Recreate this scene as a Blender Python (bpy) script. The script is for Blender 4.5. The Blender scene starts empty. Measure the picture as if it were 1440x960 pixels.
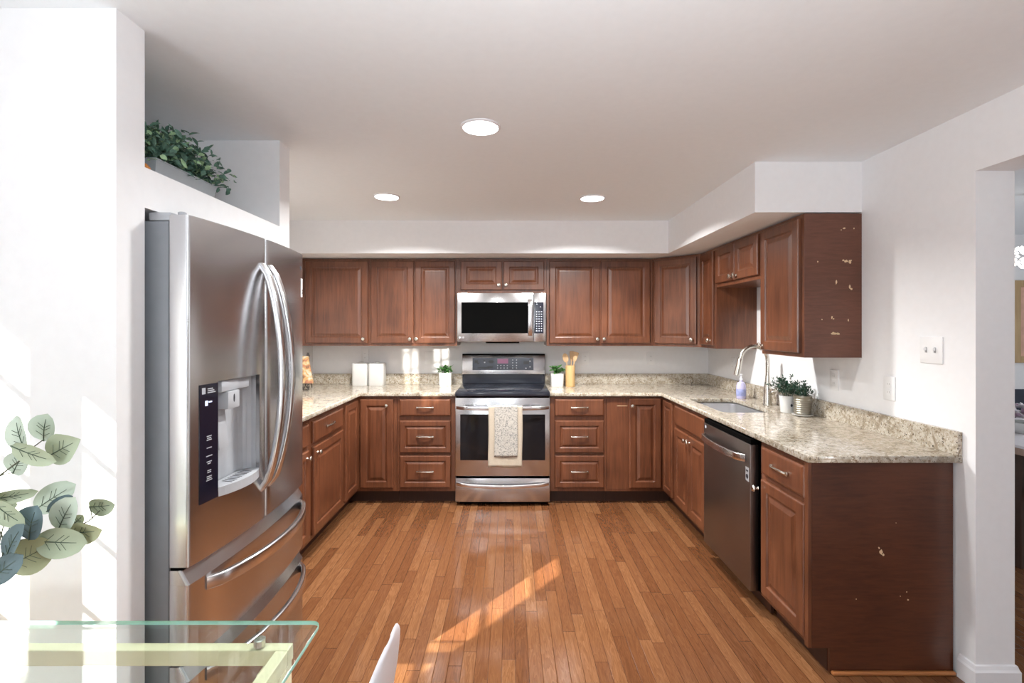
import bpy, bmesh, math, random
from mathutils import Vector, Matrix
random.seed(7)
sc = bpy.context.scene
COL = sc.collection
V = Vector
Z = V((0, 0, 1))

# ------------------------------------------------------------------ camera, world, lights, exposure
cam_data = bpy.data.cameras.new('camera')
cam = bpy.data.objects.new('camera', cam_data)
COL.objects.link(cam)
cam.location = (0, 0, 1.44)
cam.rotation_euler = (math.radians(90), 0, 0)
cam_data.sensor_width = 36
cam_data.lens = 690 / 1440 * 36
cam_data.shift_x = 2 / 1440
cam_data.shift_y = -19 / 1440
cam_data.clip_start = 0.02
sc.camera = cam
vs = sc.view_settings
vs.view_transform = 'Standard'
vs.look = 'None'
vs.gamma = 1
vs.use_curve_mapping = False
vs.exposure = 0.24
sc.cycles.max_bounces = 10
sc.cycles.diffuse_bounces = 6
sc.cycles.glossy_bounces = 5
sc.cycles.transparent_max_bounces = 12
sc.cycles.caustics_reflective = False
sc.cycles.caustics_refractive = False
sc.cycles.sample_clamp_indirect = 6

world = bpy.data.worlds.new('sky')
sc.world = world
world.use_nodes = True
bg = world.node_tree.nodes['Background']
bg.inputs[0].default_value = (0.82, 0.9, 1, 1)
bg.inputs[1].default_value = 0.3


def lamp(name, kind, energy, color=(1, 1, 1), loc=(0, 0, 0), aim=None, size=None, size_y=None, angle=None):
    d = bpy.data.lights.new(name, kind)
    d.energy = energy
    d.color = color
    if kind == 'AREA':
        d.shape = 'RECTANGLE'
        d.size, d.size_y = size, size_y
    if angle is not None and kind == 'SUN':
        d.angle = angle
    o = bpy.data.objects.new(name, d)
    COL.objects.link(o)
    o.location = loc
    if aim is not None:
        o.rotation_euler = V(aim).to_track_quat('-Z', 'Y').to_euler()
    return o


SUN_DIR = (0.62, 0.78, -0.53)
lamp('sun', 'SUN', 28.0, (1, 0.93, 0.83), (-6, -6, 6), SUN_DIR, angle=0.008)
# added low sun for the reflected patches on the back wall, through its added opening
GLINT_DIR = (-0.42, 0.9, -0.12)
lamp('glint_sun', 'SUN', 6.0, (1, 0.93, 0.82), (6, -8, 5), GLINT_DIR, angle=0.006)
# patio door daylight, then added fill lamps
lamp('patio_daylight', 'AREA', 9, (0.92, 0.965, 1), (-0.3, -2.56, 1.05), (0, 1, 0.7), 1.4, 2.0)
lamp('side_fill', 'AREA', 52, (0.92, 0.965, 1), (-1.84, -1.65, 1.27), (1, 0.45, 0.35), 1.3, 1.3)  # added fill from the left, unseen behind the camera
lamp('dining_fill', 'AREA', 28, (0.92, 0.965, 1), (5.5, 2.3, 1.25), (-1, 0, 0), 2.4, 1.6)  # added fill for the dining room, the wall behind it is solid

# added fill lamp above the camera, aimed up to brighten the ceiling
lamp('ceiling_fill', 'AREA', 25, (0.9, 0.955, 1), (0.1, 0.0, 1.7), (0, 0.35, 1), 0.6, 0.6)

# ------------------------------------------------------------------ material helpers
MATS = {}


def lin(c):
    return tuple(((x / 255) / 12.92 if x / 255 <= 0.04045 else ((x / 255 + 0.055) / 1.055) ** 2.4) for x in c) + (1,)


def new_mat(name):
    m = bpy.data.materials.new(name)
    m.use_nodes = True
    nt = m.node_tree
    b = nt.nodes['Principled BSDF']
    MATS[name] = m
    return m, nt, b


def N(nt, t, **kw):
    n = nt.nodes.new(t)
    for k, v in kw.items():
        if k in ('op',):
            n.operation = v
        elif k == 'inp':
            for i, x in v.items():
                n.inputs[i].default_value = x
        else:
            setattr(n, k, v)
    return n


def L(nt, a, b):
    nt.links.new(a, b)


def ramp(nt, stops, fac):
    r = nt.nodes.new('ShaderNodeValToRGB')
    el = r.color_ramp.elements
    el[0].position, el[0].color = stops[0]
    el[1].position, el[1].color = stops[-1]
    for p, c in stops[1:-1]:
        e = el.new(p)
        e.color = c
    L(nt, fac, r.inputs[0])
    return r


def simple(name, col, rough=0.5, metal=0.0, spec=0.5, bump=0.0, bscale=200, coat=0.0, var=0.04, emit=0):
    """plain surface with a faint procedural mottling"""
    m, nt, b = new_mat(name)
    tc = N(nt, 'ShaderNodeTexCoord')
    no = N(nt, 'ShaderNodeTexNoise', inp={'Scale': bscale * 0.1, 'Detail': 3.0})
    L(nt, tc.outputs['Object'], no.inputs['Vector'])
    c = col
    lo = tuple(max(0, x * (1 - var)) for x in c[:3]) + (1,)
    hi = tuple(min(1, x * (1 + var)) for x in c[:3]) + (1,)
    r = ramp(nt, [(0.3, lo), (0.7, hi)], no.outputs['Fac'])
    L(nt, r.outputs[0], b.inputs['Base Color'])
    b.inputs['Roughness'].default_value = rough
    b.inputs['Metallic'].default_value = metal
    b.inputs['Specular IOR Level'].default_value = spec
    b.inputs['Coat Weight'].default_value = coat
    if bump:
        n2 = N(nt, 'ShaderNodeTexNoise', inp={'Scale': bscale, 'Detail': 3.0})
        L(nt, tc.outputs['Object'], n2.inputs['Vector'])
        bu = N(nt, 'ShaderNodeBump', inp={'Strength': bump, 'Distance': 0.002})
        L(nt, n2.outputs['Fac'], bu.inputs['Height'])
        L(nt, bu.outputs[0], b.inputs['Normal'])
    if emit:
        b.inputs['Emission Color'].default_value = col
        b.inputs['Emission Strength'].default_value = emit
    return m


def wood(name, dark, light, rough=0.32, scale=(22, 22, 1.6), coat=0.25, spec=0.5):
    m, nt, b = new_mat(name)
    geo = N(nt, 'ShaderNodeNewGeometry')
    mp = N(nt, 'ShaderNodeMapping', inp={'Scale': scale})
    L(nt, geo.outputs['Position'], mp.inputs['Vector'])
    n1 = N(nt, 'ShaderNodeTexNoise', inp={'Scale': 2.2, 'Detail': 6.0, 'Roughness': 0.6, 'Distortion': 0.5})
    L(nt, mp.outputs[0], n1.inputs['Vector'])
    n2 = N(nt, 'ShaderNodeTexNoise', inp={'Scale': 3.0, 'Detail': 2.0})
    L(nt, geo.outputs['Position'], n2.inputs['Vector'])
    ad = N(nt, 'ShaderNodeMath', op='MULTIPLY_ADD', inp={1: 0.55, 2: 0.0})
    L(nt, n1.outputs['Fac'], ad.inputs[0])
    ad2 = N(nt, 'ShaderNodeMath', op='MULTIPLY_ADD', inp={1: 0.45})
    L(nt, n2.outputs['Fac'], ad2.inputs[0])
    L(nt, ad.outputs[0], ad2.inputs[2])
    r = ramp(nt, [(0.36, dark), (0.64, light)], ad2.outputs[0])
    L(nt, r.outputs[0], b.inputs['Base Color'])
    b.inputs['Roughness'].default_value = rough
    b.inputs['Coat Weight'].default_value = coat
    b.inputs['Coat Roughness'].default_value = 0.25
    b.inputs['Specular IOR Level'].default_value = spec
    return m


def steel(name, col, rough=0.24, streak=(3, 3, 160), metal=1.0, aniso=0.0):
    m, nt, b = new_mat(name)
    geo = N(nt, 'ShaderNodeNewGeometry')
    mp = N(nt, 'ShaderNodeMapping', inp={'Scale': streak})
    L(nt, geo.outputs['Position'], mp.inputs['Vector'])
    n1 = N(nt, 'ShaderNodeTexNoise', inp={'Scale': 6.0, 'Detail': 4.0})
    L(nt, mp.outputs[0], n1.inputs['Vector'])
    rr = N(nt, 'ShaderNodeMapRange', inp={3: rough * 0.92, 4: rough * 1.1})
    L(nt, n1.outputs['Fac'], rr.inputs[0])
    L(nt, rr.outputs[0], b.inputs['Roughness'])
    lo = tuple(x * 0.97 for x in col[:3]) + (1,)
    r = ramp(nt, [(0.35, lo), (0.65, col)], n1.outputs['Fac'])
    L(nt, r.outputs[0], b.inputs['Base Color'])
    b.inputs['Metallic'].default_value = metal
    return m


def glass_sheet(name, tint, refl=1.0, rough=0.0):
    """clear sheet: see-through with Fresnel reflections"""
    m, nt, b = new_mat(name)
    nt.nodes.remove(b)
    out = nt.nodes['Material Output']
    tr = N(nt, 'ShaderNodeBsdfTransparent')
    tr.inputs[0].default_value = tint
    gl = N(nt, 'ShaderNodeBsdfGlossy')
    gl.inputs['Roughness'].default_value = rough
    gl.inputs[0].default_value = (refl, refl, refl, 1)
    lw = N(nt, 'ShaderNodeLayerWeight', inp={0: 0.5})
    pw = N(nt, 'ShaderNodeMath', op='POWER', inp={1: 5.0})
    L(nt, lw.outputs['Facing'], pw.inputs[0])
    fr = N(nt, 'ShaderNodeMath', op='MULTIPLY_ADD', inp={1: 0.9, 2: 0.05})
    L(nt, pw.outputs[0], fr.inputs[0])
    mx = N(nt, 'ShaderNodeMixShader')
    L(nt, fr.outputs[0], mx.inputs[0])
    L(nt, tr.outputs[0], mx.inputs[1])
    L(nt, gl.outputs[0], mx.inputs[2])
    L(nt, mx.outputs[0], out.inputs['Surface'])
    return m


def floor_mat():
    m, nt, b = new_mat('oak_floor')
    geo = N(nt, 'ShaderNodeNewGeometry')
    sep = N(nt, 'ShaderNodeSeparateXYZ')
    L(nt, geo.outputs['Position'], sep.inputs[0])
    W, LEN = 0.0572, 0.78
    def M(op, a, bb=None, c=None):
        n = N(nt, 'ShaderNodeMath', op=op)
        for i, x in enumerate((a, bb, c)):
            if x is None:
                continue
            if isinstance(x, (int, float)):
                n.inputs[i].default_value = x
            else:
                L(nt, x, n.inputs[i])
        return n.outputs[0]
    xs = M('DIVIDE', M('ADD', sep.outputs[0], 20.0), W)
    row = M('FLOOR', xs)
    fx = M('FRACT', xs)
    wn = N(nt, 'ShaderNodeTexWhiteNoise', noise_dimensions='1D')
    L(nt, row, wn.inputs['W'])
    off = M('MULTIPLY', wn.outputs['Value'], 5.0)
    ys = M('ADD', M('DIVIDE', M('ADD', sep.outputs[1], 20.0), LEN), off)
    bi = M('FLOOR', ys)
    fy = M('FRACT', ys)
    cb = N(nt, 'ShaderNodeCombineXYZ')
    L(nt, row, cb.inputs[0])
    L(nt, bi, cb.inputs[1])
    w2 = N(nt, 'ShaderNodeTexWhiteNoise', noise_dimensions='2D')
    L(nt, cb.outputs[0], w2.inputs['Vector'])
    # grain, shifted per board
    sh = M('MULTIPLY', w2.outputs['Value'], 40.0)
    cg = N(nt, 'ShaderNodeCombineXYZ')
    L(nt, M('MULTIPLY', sep.outputs[0], 26.0), cg.inputs[0])
    L(nt, M('ADD', M('MULTIPLY', sep.outputs[1], 2.2), sh), cg.inputs[1])
    L(nt, sh, cg.inputs[2])
    wv = N(nt, 'ShaderNodeTexNoise', inp={'Scale': 1.3, 'Detail': 3.0, 'Distortion': 1.2})
    L(nt, cg.outputs[0], wv.inputs['Vector'])
    rings = M('FRACT', M('MULTIPLY', wv.outputs['Fac'], 7.0))
    fine = N(nt, 'ShaderNodeTexNoise', inp={'Scale': 5.0, 'Detail': 6.0, 'Roughness': 0.7})
    L(nt, cg.outputs[0], fine.inputs['Vector'])
    tone = M('ADD', M('MULTIPLY', w2.outputs['Value'], 0.42),
             M('ADD', M('MULTIPLY', rings, 0.24), M('MULTIPLY', fine.outputs['Fac'], 0.44)))
    r = ramp(nt, [(0.10, (0.068, 0.024, 0.010, 1)), (0.42, (0.138, 0.054, 0.022, 1)),
                  (0.68, (0.180, 0.077, 0.032, 1)), (0.95, (0.27, 0.130, 0.058, 1))], tone)
    # seams
    ex = M('MINIMUM', fx, M('SUBTRACT', 1.0, fx))
    ey = M('MULTIPLY', M('MINIMUM', fy, M('SUBTRACT', 1.0, fy)), LEN / W)
    e = M('MINIMUM', ex, ey)
    seam = N(nt, 'ShaderNodeMapRange', inp={1: 0.0, 2: 0.035, 3: 0.0, 4: 1.0})
    L(nt, e, seam.inputs[0])
    mix = N(nt, 'ShaderNodeMixRGB', blend_type='MULTIPLY', inp={0: 1.0})
    L(nt, r.outputs[0], mix.inputs[1])
    sr = ramp(nt, [(0.0, (0.38, 0.3, 0.25, 1)), (1.0, (1, 1, 1, 1))], seam.outputs[0])
    L(nt, sr.outputs[0], mix.inputs[2])
    L(nt, mix.outputs[0], b.inputs['Base Color'])
    sm = N(nt, 'ShaderNodeTexNoise', inp={'Scale': 3.5, 'Detail': 5.0})
    L(nt, geo.outputs['Position'], sm.inputs['Vector'])
    rr = N(nt, 'ShaderNodeMapRange', inp={1: 0.3, 2: 0.7, 3: 0.07, 4: 0.17})
    L(nt, sm.outputs['Fac'], rr.inputs[0])
    L(nt, rr.outputs[0], b.inputs['Roughness'])
    hgt = M('ADD', M('MULTIPLY', seam.outputs[0], 1.0), M('MULTIPLY', w2.outputs['Value'], 0.35))
    bu = N(nt, 'ShaderNodeBump', inp={'Strength': 0.35, 'Distance': 0.0012})
    L(nt, hgt, bu.inputs['Height'])
    L(nt, bu.outputs[0], b.inputs['Normal'])
    b.inputs['Specular IOR Level'].default_value = 0.55
    return m


def granite_mat():
    m, nt, b = new_mat('granite')
    geo = N(nt, 'ShaderNodeNewGeometry')
    P = geo.outputs['Position']
    def noise(s, d=3.0, dist=0.0):
        n = N(nt, 'ShaderNodeTexNoise', inp={'Scale': s, 'Detail': d, 'Distortion': dist})
        L(nt, P, n.inputs['Vector'])
        return n.outputs['Fac']
    base = ramp(nt, [(0.30, lin((138, 126, 106))), (0.45, lin((172, 162, 145))), (0.58, lin((194, 187, 174))),
                     (0.72, lin((168, 152, 132)))], noise(26, 5, 0.8))
    def over(prev, fac, lo, hi, col):
        mr = N(nt, 'ShaderNodeMapRange', inp={1: lo, 2: hi})
        L(nt, fac, mr.inputs[0])
        mx = N(nt, 'ShaderNodeMixRGB')
        L(nt, mr.outputs[0], mx.inputs[0])
        L(nt, prev, mx.inputs[1])
        mx.inputs[2].default_value = col
        return mx.outputs[0]
    c = over(base.outputs[0], noise(75, 3), 0.56, 0.66, lin((136, 118, 97)))
    c = over(c, noise(110, 2), 0.60, 0.68, lin((212, 206, 195)))
    c = over(c, noise(140, 2, 0.3), 0.635, 0.69, lin((70, 60, 52)))
    c = over(c, noise(62, 2, 0.5), 0.68, 0.72, lin((52, 46, 42)))
    c = over(c, noise(9, 4, 1.6), 0.60, 0.75, lin((140, 126, 107)))
    L(nt, c, b.inputs['Base Color'])
    b.inputs['Roughness'].default_value = 0.1
    b.inputs['Specular IOR Level'].default_value = 0.6
    return m


WHITE = simple('wall_paint', lin((234, 235, 237)), 0.7, bump=0.03, bscale=300, var=0.012)
CEIL = simple('ceiling_paint', lin((236, 241, 245)), 0.85, bump=0.03, bscale=300, var=0.01)
TRIM = simple('trim_paint', lin((232, 233, 236)), 0.4, var=0.01)
CHERRY = wood('cherry_wood', lin((78, 43, 26)), lin((117, 71, 47)))
CHERRYD = wood('cherry_side', lin((84, 50, 36)), lin((106, 66, 50)), rough=0.42, scale=(5, 5, 40), coat=0.1)
CHERRYE = wood('cherry_end', lin((66, 34, 20)), lin((90, 50, 31)), rough=0.35, scale=(5, 5, 40), coat=0.15)
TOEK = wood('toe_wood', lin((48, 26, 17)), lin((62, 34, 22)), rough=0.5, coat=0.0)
SHOE = wood('shoe_wood', lin((150, 92, 50)), lin((178, 116, 66)), rough=0.4, scale=(2, 30, 30))
RAWWOOD = simple('bare_wood', lin((222, 196, 158)), 0.7)
FLOOR = floor_mat()
GRAN = granite_mat()
STEEL = steel('brushed_steel', lin((196, 196, 198)), 0.22)
STEELH = steel('handle_steel', lin((214, 214, 216)), 0.2)
STEELD = steel('dark_steel', lin((138, 130, 126)), 0.34, streak=(60, 0.6, 60))
NICKEL = steel('satin_nickel', lin((208, 203, 194)), 0.25, streak=(8, 8, 8))
GALV = steel('galvanized', lin((176, 184, 190)), 0.5, streak=(9, 9, 9), metal=0.35)
SINKS = steel('sink_steel', lin((226, 226, 228)), 0.34)
GALVD = steel('ribbed_zinc', lin((158, 154, 142)), 0.4, streak=(30, 30, 90))
GREYP = simple('grey_case', lin((122, 126, 132)), 0.45)
GREYL = simple('light_grey_plastic', lin((168, 171, 176)), 0.35)
BLACKG = simple('black_glass', (0.006, 0.006, 0.008, 1), 0.05, spec=0.3, var=0.0)
BLACKM = simple('black_matte', (0.002, 0.002, 0.002, 1), 0.7, spec=0.03, var=0.0)
COOK = simple('cooktop_glass', (0.016, 0.018, 0.026, 1), 0.1, spec=0.5, var=0.0)
NAVYG = simple('display_glass', (0.075, 0.085, 0.115, 1), 0.12, var=0.05)
PANELD = simple('control_glass', (0.008, 0.009, 0.02, 1), 0.12, var=0.0)
DARKMARK = simple('dark_mark', (0.02, 0.022, 0.03, 1), 0.4)
LITEMARK = simple('light_mark', lin((205, 210, 220)), 0.4)
PINKMARK = simple('pink_display', lin((170, 100, 140)), 0.3)
BLUEMARK = simple('lit_icon', lin((210, 220, 255)), 0.3, emit=1.0)
REDMARK = simple('red_mark', lin((150, 40, 60)), 0.4)
WHITEC = simple('white_ceramic', lin((212, 212, 210)), 0.25, spec=0.5, var=0.01)
WHITEP = simple('white_plastic', lin((232, 234, 240)), 0.35, var=0.01)
PLATE = simple('switch_plastic', lin((236, 237, 238)), 0.35, var=0.01)
SLOT = simple('slot_dark', lin((165, 165, 166)), 0.6)
BAMBOO = wood('bamboo', lin((196, 160, 108)), lin((214, 180, 128)), rough=0.5, scale=(60, 60, 4), coat=0)
SPOONW = wood('spoon_wood', lin((186, 152, 112)), lin((206, 174, 134)), rough=0.6, scale=(40, 40, 4), coat=0)
LEAFG = simple('herb_leaf', lin((64, 112, 52)), 0.5, var=0.35, bscale=600)
LEAFD = simple('shrub_leaf', lin((84, 118, 102)), 0.5, var=0.4, bscale=500)
LEAFL = simple('shrub_leaf_light', lin((150, 182, 140)), 0.5, var=0.25, bscale=500)
ROSEM = simple('sprig_leaf', lin((44, 78, 60)), 0.55, var=0.35, bscale=500)
STEMB = simple('stem_brown', lin((84, 88, 70)), 0.6)
SOIL = simple('soil', lin((40, 30, 24)), 0.9)
EUC = [simple('eucalyptus_pale', lin((186, 200, 184)), 0.6, var=0.1, bscale=200),
       simple('eucalyptus_sage', lin((160, 172, 146)), 0.6, var=0.1, bscale=200),
       simple('eucalyptus_blue', lin((88, 108, 112)), 0.6, var=0.12, bscale=200),
       simple('eucalyptus_olive', lin((164, 170, 134)), 0.6, var=0.1, bscale=200)]
VEIN = simple('leaf_vein', lin((84, 100, 84)), 0.6)
CREAM = simple('cream_paint', lin((226, 214, 178)), 0.5, var=0.03)
GLASS = glass_sheet('table_glass', (0.93, 0.975, 0.96, 1))
GLASSE = simple('glass_edge', lin((150, 205, 190)), 0.08, spec=0.8, var=0.03)
PANE = glass_sheet('window_glass', (0.97, 0.98, 0.98, 1), 0.6)
CLEARP = glass_sheet('clear_plastic', (0.85, 0.87, 0.95, 1), 0.9, 0.08)
SOAP = simple('soap_lavender', lin((196, 192, 226)), 0.2, var=0.05)
SOAPL = simple('soap_label', lin((150, 158, 205)), 0.4, var=0.3, bscale=300)
NAVYF = simple('navy_fabric', lin((36, 42, 56)), 0.85)
TABLEW = wood('table_wood', lin((150, 124, 110)), lin((180, 152, 138)), rough=0.5)
DARKW = wood('dark_wood', lin((58, 40, 32)), lin((80, 58, 46)), rough=0.5)
FRAMEW = wood('tan_wood', lin((166, 136, 92)), lin((188, 160, 116)), rough=0.5)
CANVAS = simple('canvas_print', lin((205, 165, 145)), 0.8, var=0.25, bscale=60)
FLOWERW = simple('petal_white', lin((236, 232, 236)), 0.7)
FLOWERP = simple('petal_pink', lin((206, 180, 200)), 0.7)
PUMPKIN = simple('pumpkin_orange', lin((188, 120, 48)), 0.5, var=0.2)
IRON = simple('wrought_iron', lin((52, 44, 40)), 0.5)
TOWELC = simple('linen_cream', lin((188, 177, 160)), 0.95, bump=0.6, bscale=900, var=0.05)
LEDW = simple('led_lens', (1, 0.98, 0.95, 1), 0.4, var=0.0, emit=9)
CRYSTAL = simple('pendant_crystal', (1, 0.96, 0.9, 1), 0.2, var=0.0, emit=2.2)


def towel_print():
    m, nt, b = new_mat('towel_print')
    geo = N(nt, 'ShaderNodeNewGeometry')
    n = N(nt, 'ShaderNodeTexNoise', inp={'Scale': 24.0, 'Detail': 3.0, 'Distortion': 2.0})
    L(nt, geo.outputs['Position'], n.inputs['Vector'])
    v = N(nt, 'ShaderNodeMath', op='MULTIPLY', inp={1: 5.0})
    L(nt, n.outputs['Fac'], v.inputs[0])
    f = N(nt, 'ShaderNodeMath', op='FRACT')
    L(nt, v.outputs[0], f.inputs[0])
    r = ramp(nt, [(0.25, lin((182, 178, 170))), (0.5, lin((96, 100, 102))), (0.75, lin((186, 182, 174)))], f.outputs[0])
    L(nt, r.outputs[0], b.inputs['Base Color'])
    b.inputs['Roughness'].default_value = 0.95
    return m


TOWELP = towel_print()


def page_mat():
    m, nt, b = new_mat('cookbook_page')
    geo = N(nt, 'ShaderNodeNewGeometry')
    n = N(nt, 'ShaderNodeTexNoise', inp={'Scale': 16.0, 'Detail': 3.0, 'Distortion': 1.0})
    L(nt, geo.outputs['Position'], n.inputs['Vector'])
    r = ramp(nt, [(0.35, lin((205, 196, 182))), (0.5, lin((190, 156, 96))), (0.58, lin((176, 116, 90))),
                  (0.68, lin((110, 92, 60)))], n.outputs['Fac'])
    L(nt, r.outputs[0], b.inputs['Base Color'])
    b.inputs['Roughness'].default_value = 0.6
    return m


PAGE = page_mat()

# ------------------------------------------------------------------ object helpers
ORG = {}


def thing(name, label, cat, loc=(0, 0, 0), group=None):
    o = bpy.data.objects.new(name, None)
    o.empty_display_size = 0.05
    COL.objects.link(o)
    o.location = loc
    o['label'] = label
    o['category'] = cat
    if group:
        o['group'] = group
    ORG[o.name] = V(loc)
    return o


def mk(name, bm, mat, parent=None, smooth=False, label=None, cat=None, group=None, kind=None, angle=35):
    bmesh.ops.recalc_face_normals(bm, faces=bm.faces)
    if parent is not None:
        org = ORG[parent.name]
    else:
        xs = [v.co for v in bm.verts]
        lo = V((min(c.x for c in xs), min(c.y for c in xs), min(c.z for c in xs)))
        hi = V((max(c.x for c in xs), max(c.y for c in xs), max(c.z for c in xs)))
        org = V(((lo.x + hi.x) / 2, (lo.y + hi.y) / 2, lo.z))
    for v in bm.verts:
        v.co -= org
    me = bpy.data.meshes.new(name)
    bm.to_mesh(me)
    bm.free()
    for m in (mat if isinstance(mat, (list, tuple)) else [mat]):
        me.materials.append(m)
    if smooth:
        for p in me.polygons:
            p.use_smooth = True
        try:
            me.set_sharp_from_angle(angle=math.radians(angle))
        except Exception:
            pass
    o = bpy.data.objects.new(name, me)
    COL.objects.link(o)
    if parent is not None:
        o.parent = parent
    else:
        o.location = org
    ORG[o.name] = org
    if label:
        o['label'] = label
    if cat:
        o['category'] = cat
    if group:
        o['group'] = group
    if kind:
        o['kind'] = kind
    return o


def copy_tree(o, parent=None):
    c = o.copy()
    COL.objects.link(c)
    ORG[c.name] = ORG.get(o.name, V((0, 0, 0)))
    if parent is not None:
        c.parent = parent
    for ch in list(o.children):
        copy_tree(ch, c)
    return c


def BM():
    return bmesh.new()


def _faces_mi(bm, start, mi):
    bm.faces.ensure_lookup_table()
    for f in list(bm.faces)[start:]:
        f.material_index = mi


def box(bm, x0, x1, y0, y1, z0, z1, bev=0.0, seg=2, mi=0):
    if x0 > x1: x0, x1 = x1, x0
    if y0 > y1: y0, y1 = y1, y0
    if z0 > z1: z0, z1 = z1, z0
    return hexa(bm, [V((x, y, z)) for z in (z0, z1) for y in (y0, y1) for x in (x0, x1)], bev, seg, mi)


def hexa(bm, p, bev=0.0, seg=2, mi=0):
    st = len(bm.faces)
    vs_ = [bm.verts.new(c) for c in p]
    fs = [bm.faces.new([vs_[i] for i in q]) for q in
          ((0, 2, 3, 1), (4, 5, 7, 6), (0, 1, 5, 4), (2, 6, 7, 3), (0, 4, 6, 2), (1, 3, 7, 5))]
    for f in fs:
        f.material_index = mi
    if bev:
        ed = set(e for f in fs for e in f.edges)
        r = bmesh.ops.bevel(bm, geom=list(ed), offset=bev, segments=seg, affect='EDGES', profile=0.5)
        for f in r['faces']:
            f.material_index = mi
    return fs


class Frame:
    """local frame on a front: a along u, b up, c outwards"""
    def __init__(s, o, u, n):
        s.o, s.u, s.n = V(o), V(u).normalized(), V(n).normalized()

    def p(s, a, b, c):
        return s.o + s.u * a + Z * b + s.n * c

    def box(s, bm, a0, a1, b0, b1, c0, c1, bev=0.0, seg=2, mi=0):
        return hexa(bm, [s.p(a, b, c) for b in (b0, b1) for c in (c0, c1) for a in (a0, a1)], bev, seg, mi)


def prism(bm, pts, z0, z1, mi=0, fn=None):
    """polygon (2D) extruded; fn maps (x,y,z)->world"""
    fn = fn or (lambda x, y, z: V((x, y, z)))
    lo = [bm.verts.new(fn(x, y, z0)) for x, y in pts]
    hi = [bm.verts.new(fn(x, y, z1)) for x, y in pts]
    n = len(pts)
    fs = [bm.faces.new(lo[::-1]), bm.faces.new(hi)]
    for i in range(n):
        j = (i + 1) % n
        fs.append(bm.faces.new([lo[i], lo[j], hi[j], hi[i]]))
    for f in fs:
        f.material_index = mi
    return fs


def lathe(bm, prof, c, n=24, axis=Z, mi=0, cap=True):
    """prof: list of (radius, height along axis)"""
    axis = V(axis).normalized()
    t = V((1, 0, 0)) if abs(axis.x) < 0.9 else V((0, 1, 0))
    e1 = axis.cross(t).normalized()
    e2 = axis.cross(e1).normalized()
    c = V(c)
    rings = []
    for r, h in prof:
        if r < 1e-6:
            rings.append([bm.verts.new(c + axis * h)])
        else:
            rings.append([bm.verts.new(c + axis * h + e1 * (r * math.cos(2 * math.pi * k / n)) + e2 * (r * math.sin(2 * math.pi * k / n))) for k in range(n)])
    for A, B in zip(rings, rings[1:]):
        for k in range(n):
            j = (k + 1) % n
            if len(A) == 1 and len(B) == 1:
                continue
            if len(A) == 1:
                f = bm.faces.new([A[0], B[k], B[j]])
            elif len(B) == 1:
                f = bm.faces.new([A[k], A[j], B[0]])
            else:
                f = bm.faces.new([A[k], A[j], B[j], B[k]])
            f.material_index = mi
    if cap:
        for R in (rings[0], rings[-1]):
            if len(R) > 1:
                bm.faces.new(R).material_index = mi


def sweep(bm, pts, prof, ref, mi=0, scale=None):
    """closed profile [(r,o)] swept along pts; r runs along ref"""
    pts = [V(p) for p in pts]
    ref = V(ref)
    rings = []
    for i, p in enumerate(pts):
        t = (pts[min(i + 1, len(pts) - 1)] - pts[max(i - 1, 0)]).normalized()
        o = t.cross(ref)
        if o.length < 1e-4:
            o = t.cross(V((0.3, 0.8, 0.1)))
        o.normalize()
        r = o.cross(t).normalized()
        s = scale[i] if scale else 1.0
        rings.append([bm.verts.new(p + r * (a * s) + o * (b * s)) for a, b in prof])
    m = len(prof)
    for A, B in zip(rings, rings[1:]):
        for k in range(m):
            j = (k + 1) % m
            bm.faces.new([A[k], A[j], B[j], B[k]]).material_index = mi
    bm.faces.new(rings[0][::-1]).material_index = mi
    bm.faces.new(rings[-1]).material_index = mi


def circ(r, n=10, r2=None):
    r2 = r if r2 is None else r2
    return [(r * math.cos(2 * math.pi * k / n), r2 * math.sin(2 * math.pi * k / n)) for k in range(n)]


def rrect(w, h, r, n=3):
    out = []
    for cx, cy, a0 in ((w - r, h - r, 0), (-w + r, h - r, 90), (-w + r, -h + r, 180), (w - r, -h + r, 270)):
        for k in range(n + 1):
            a = math.radians(a0 + 90 * k / n)
            out.append((cx + r * math.cos(a), cy + r * math.sin(a)))
    return out


def tube(bm, pts, r, n=10, mi=0, scale=None):
    pts = [V(p) for p in pts]
    d = (pts[-1] - pts[0])
    ref = V((0, 0, 1)) if abs(d.normalized().z) < 0.8 else V((0, 1, 0))
    sweep(bm, pts, circ(r, n), ref, mi, scale)


def curve2d(outer, holes=(), depth=0.03, bev=0.003):
    """2D outline with holes, extruded and eased; returns a bmesh, z 0..depth"""
    cu = bpy.data.curves.new('outline', 'CURVE')
    cu.dimensions = '2D'
    cu.fill_mode = 'BOTH'
    cu.extrude = depth / 2 - bev
    cu.bevel_depth = bev
    cu.bevel_resolution = 2
    cu.offset = -bev
    for pl in [outer] + list(holes):
        s = cu.splines.new('POLY')
        s.points.add(len(pl) - 1)
        for i, (x, y) in enumerate(pl):
            s.points[i].co = (x, y, 0, 1)
        s.use_cyclic_u = True
    o = bpy.data.objects.new('outline', cu)
    COL.objects.link(o)
    bpy.context.view_layer.update()
    dg = bpy.context.evaluated_depsgraph_get()
    me = bpy.data.meshes.new_from_object(o.evaluated_get(dg))
    bm = BM()
    bm.from_mesh(me)
    for v in bm.verts:
        v.co.z += depth / 2
    bmesh.ops.remove_doubles(bm, verts=bm.verts, dist=1e-5)
    bpy.data.objects.remove(o)
    bpy.data.meshes.remove(me)
    bpy.data.curves.remove(cu)
    return bm


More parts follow.
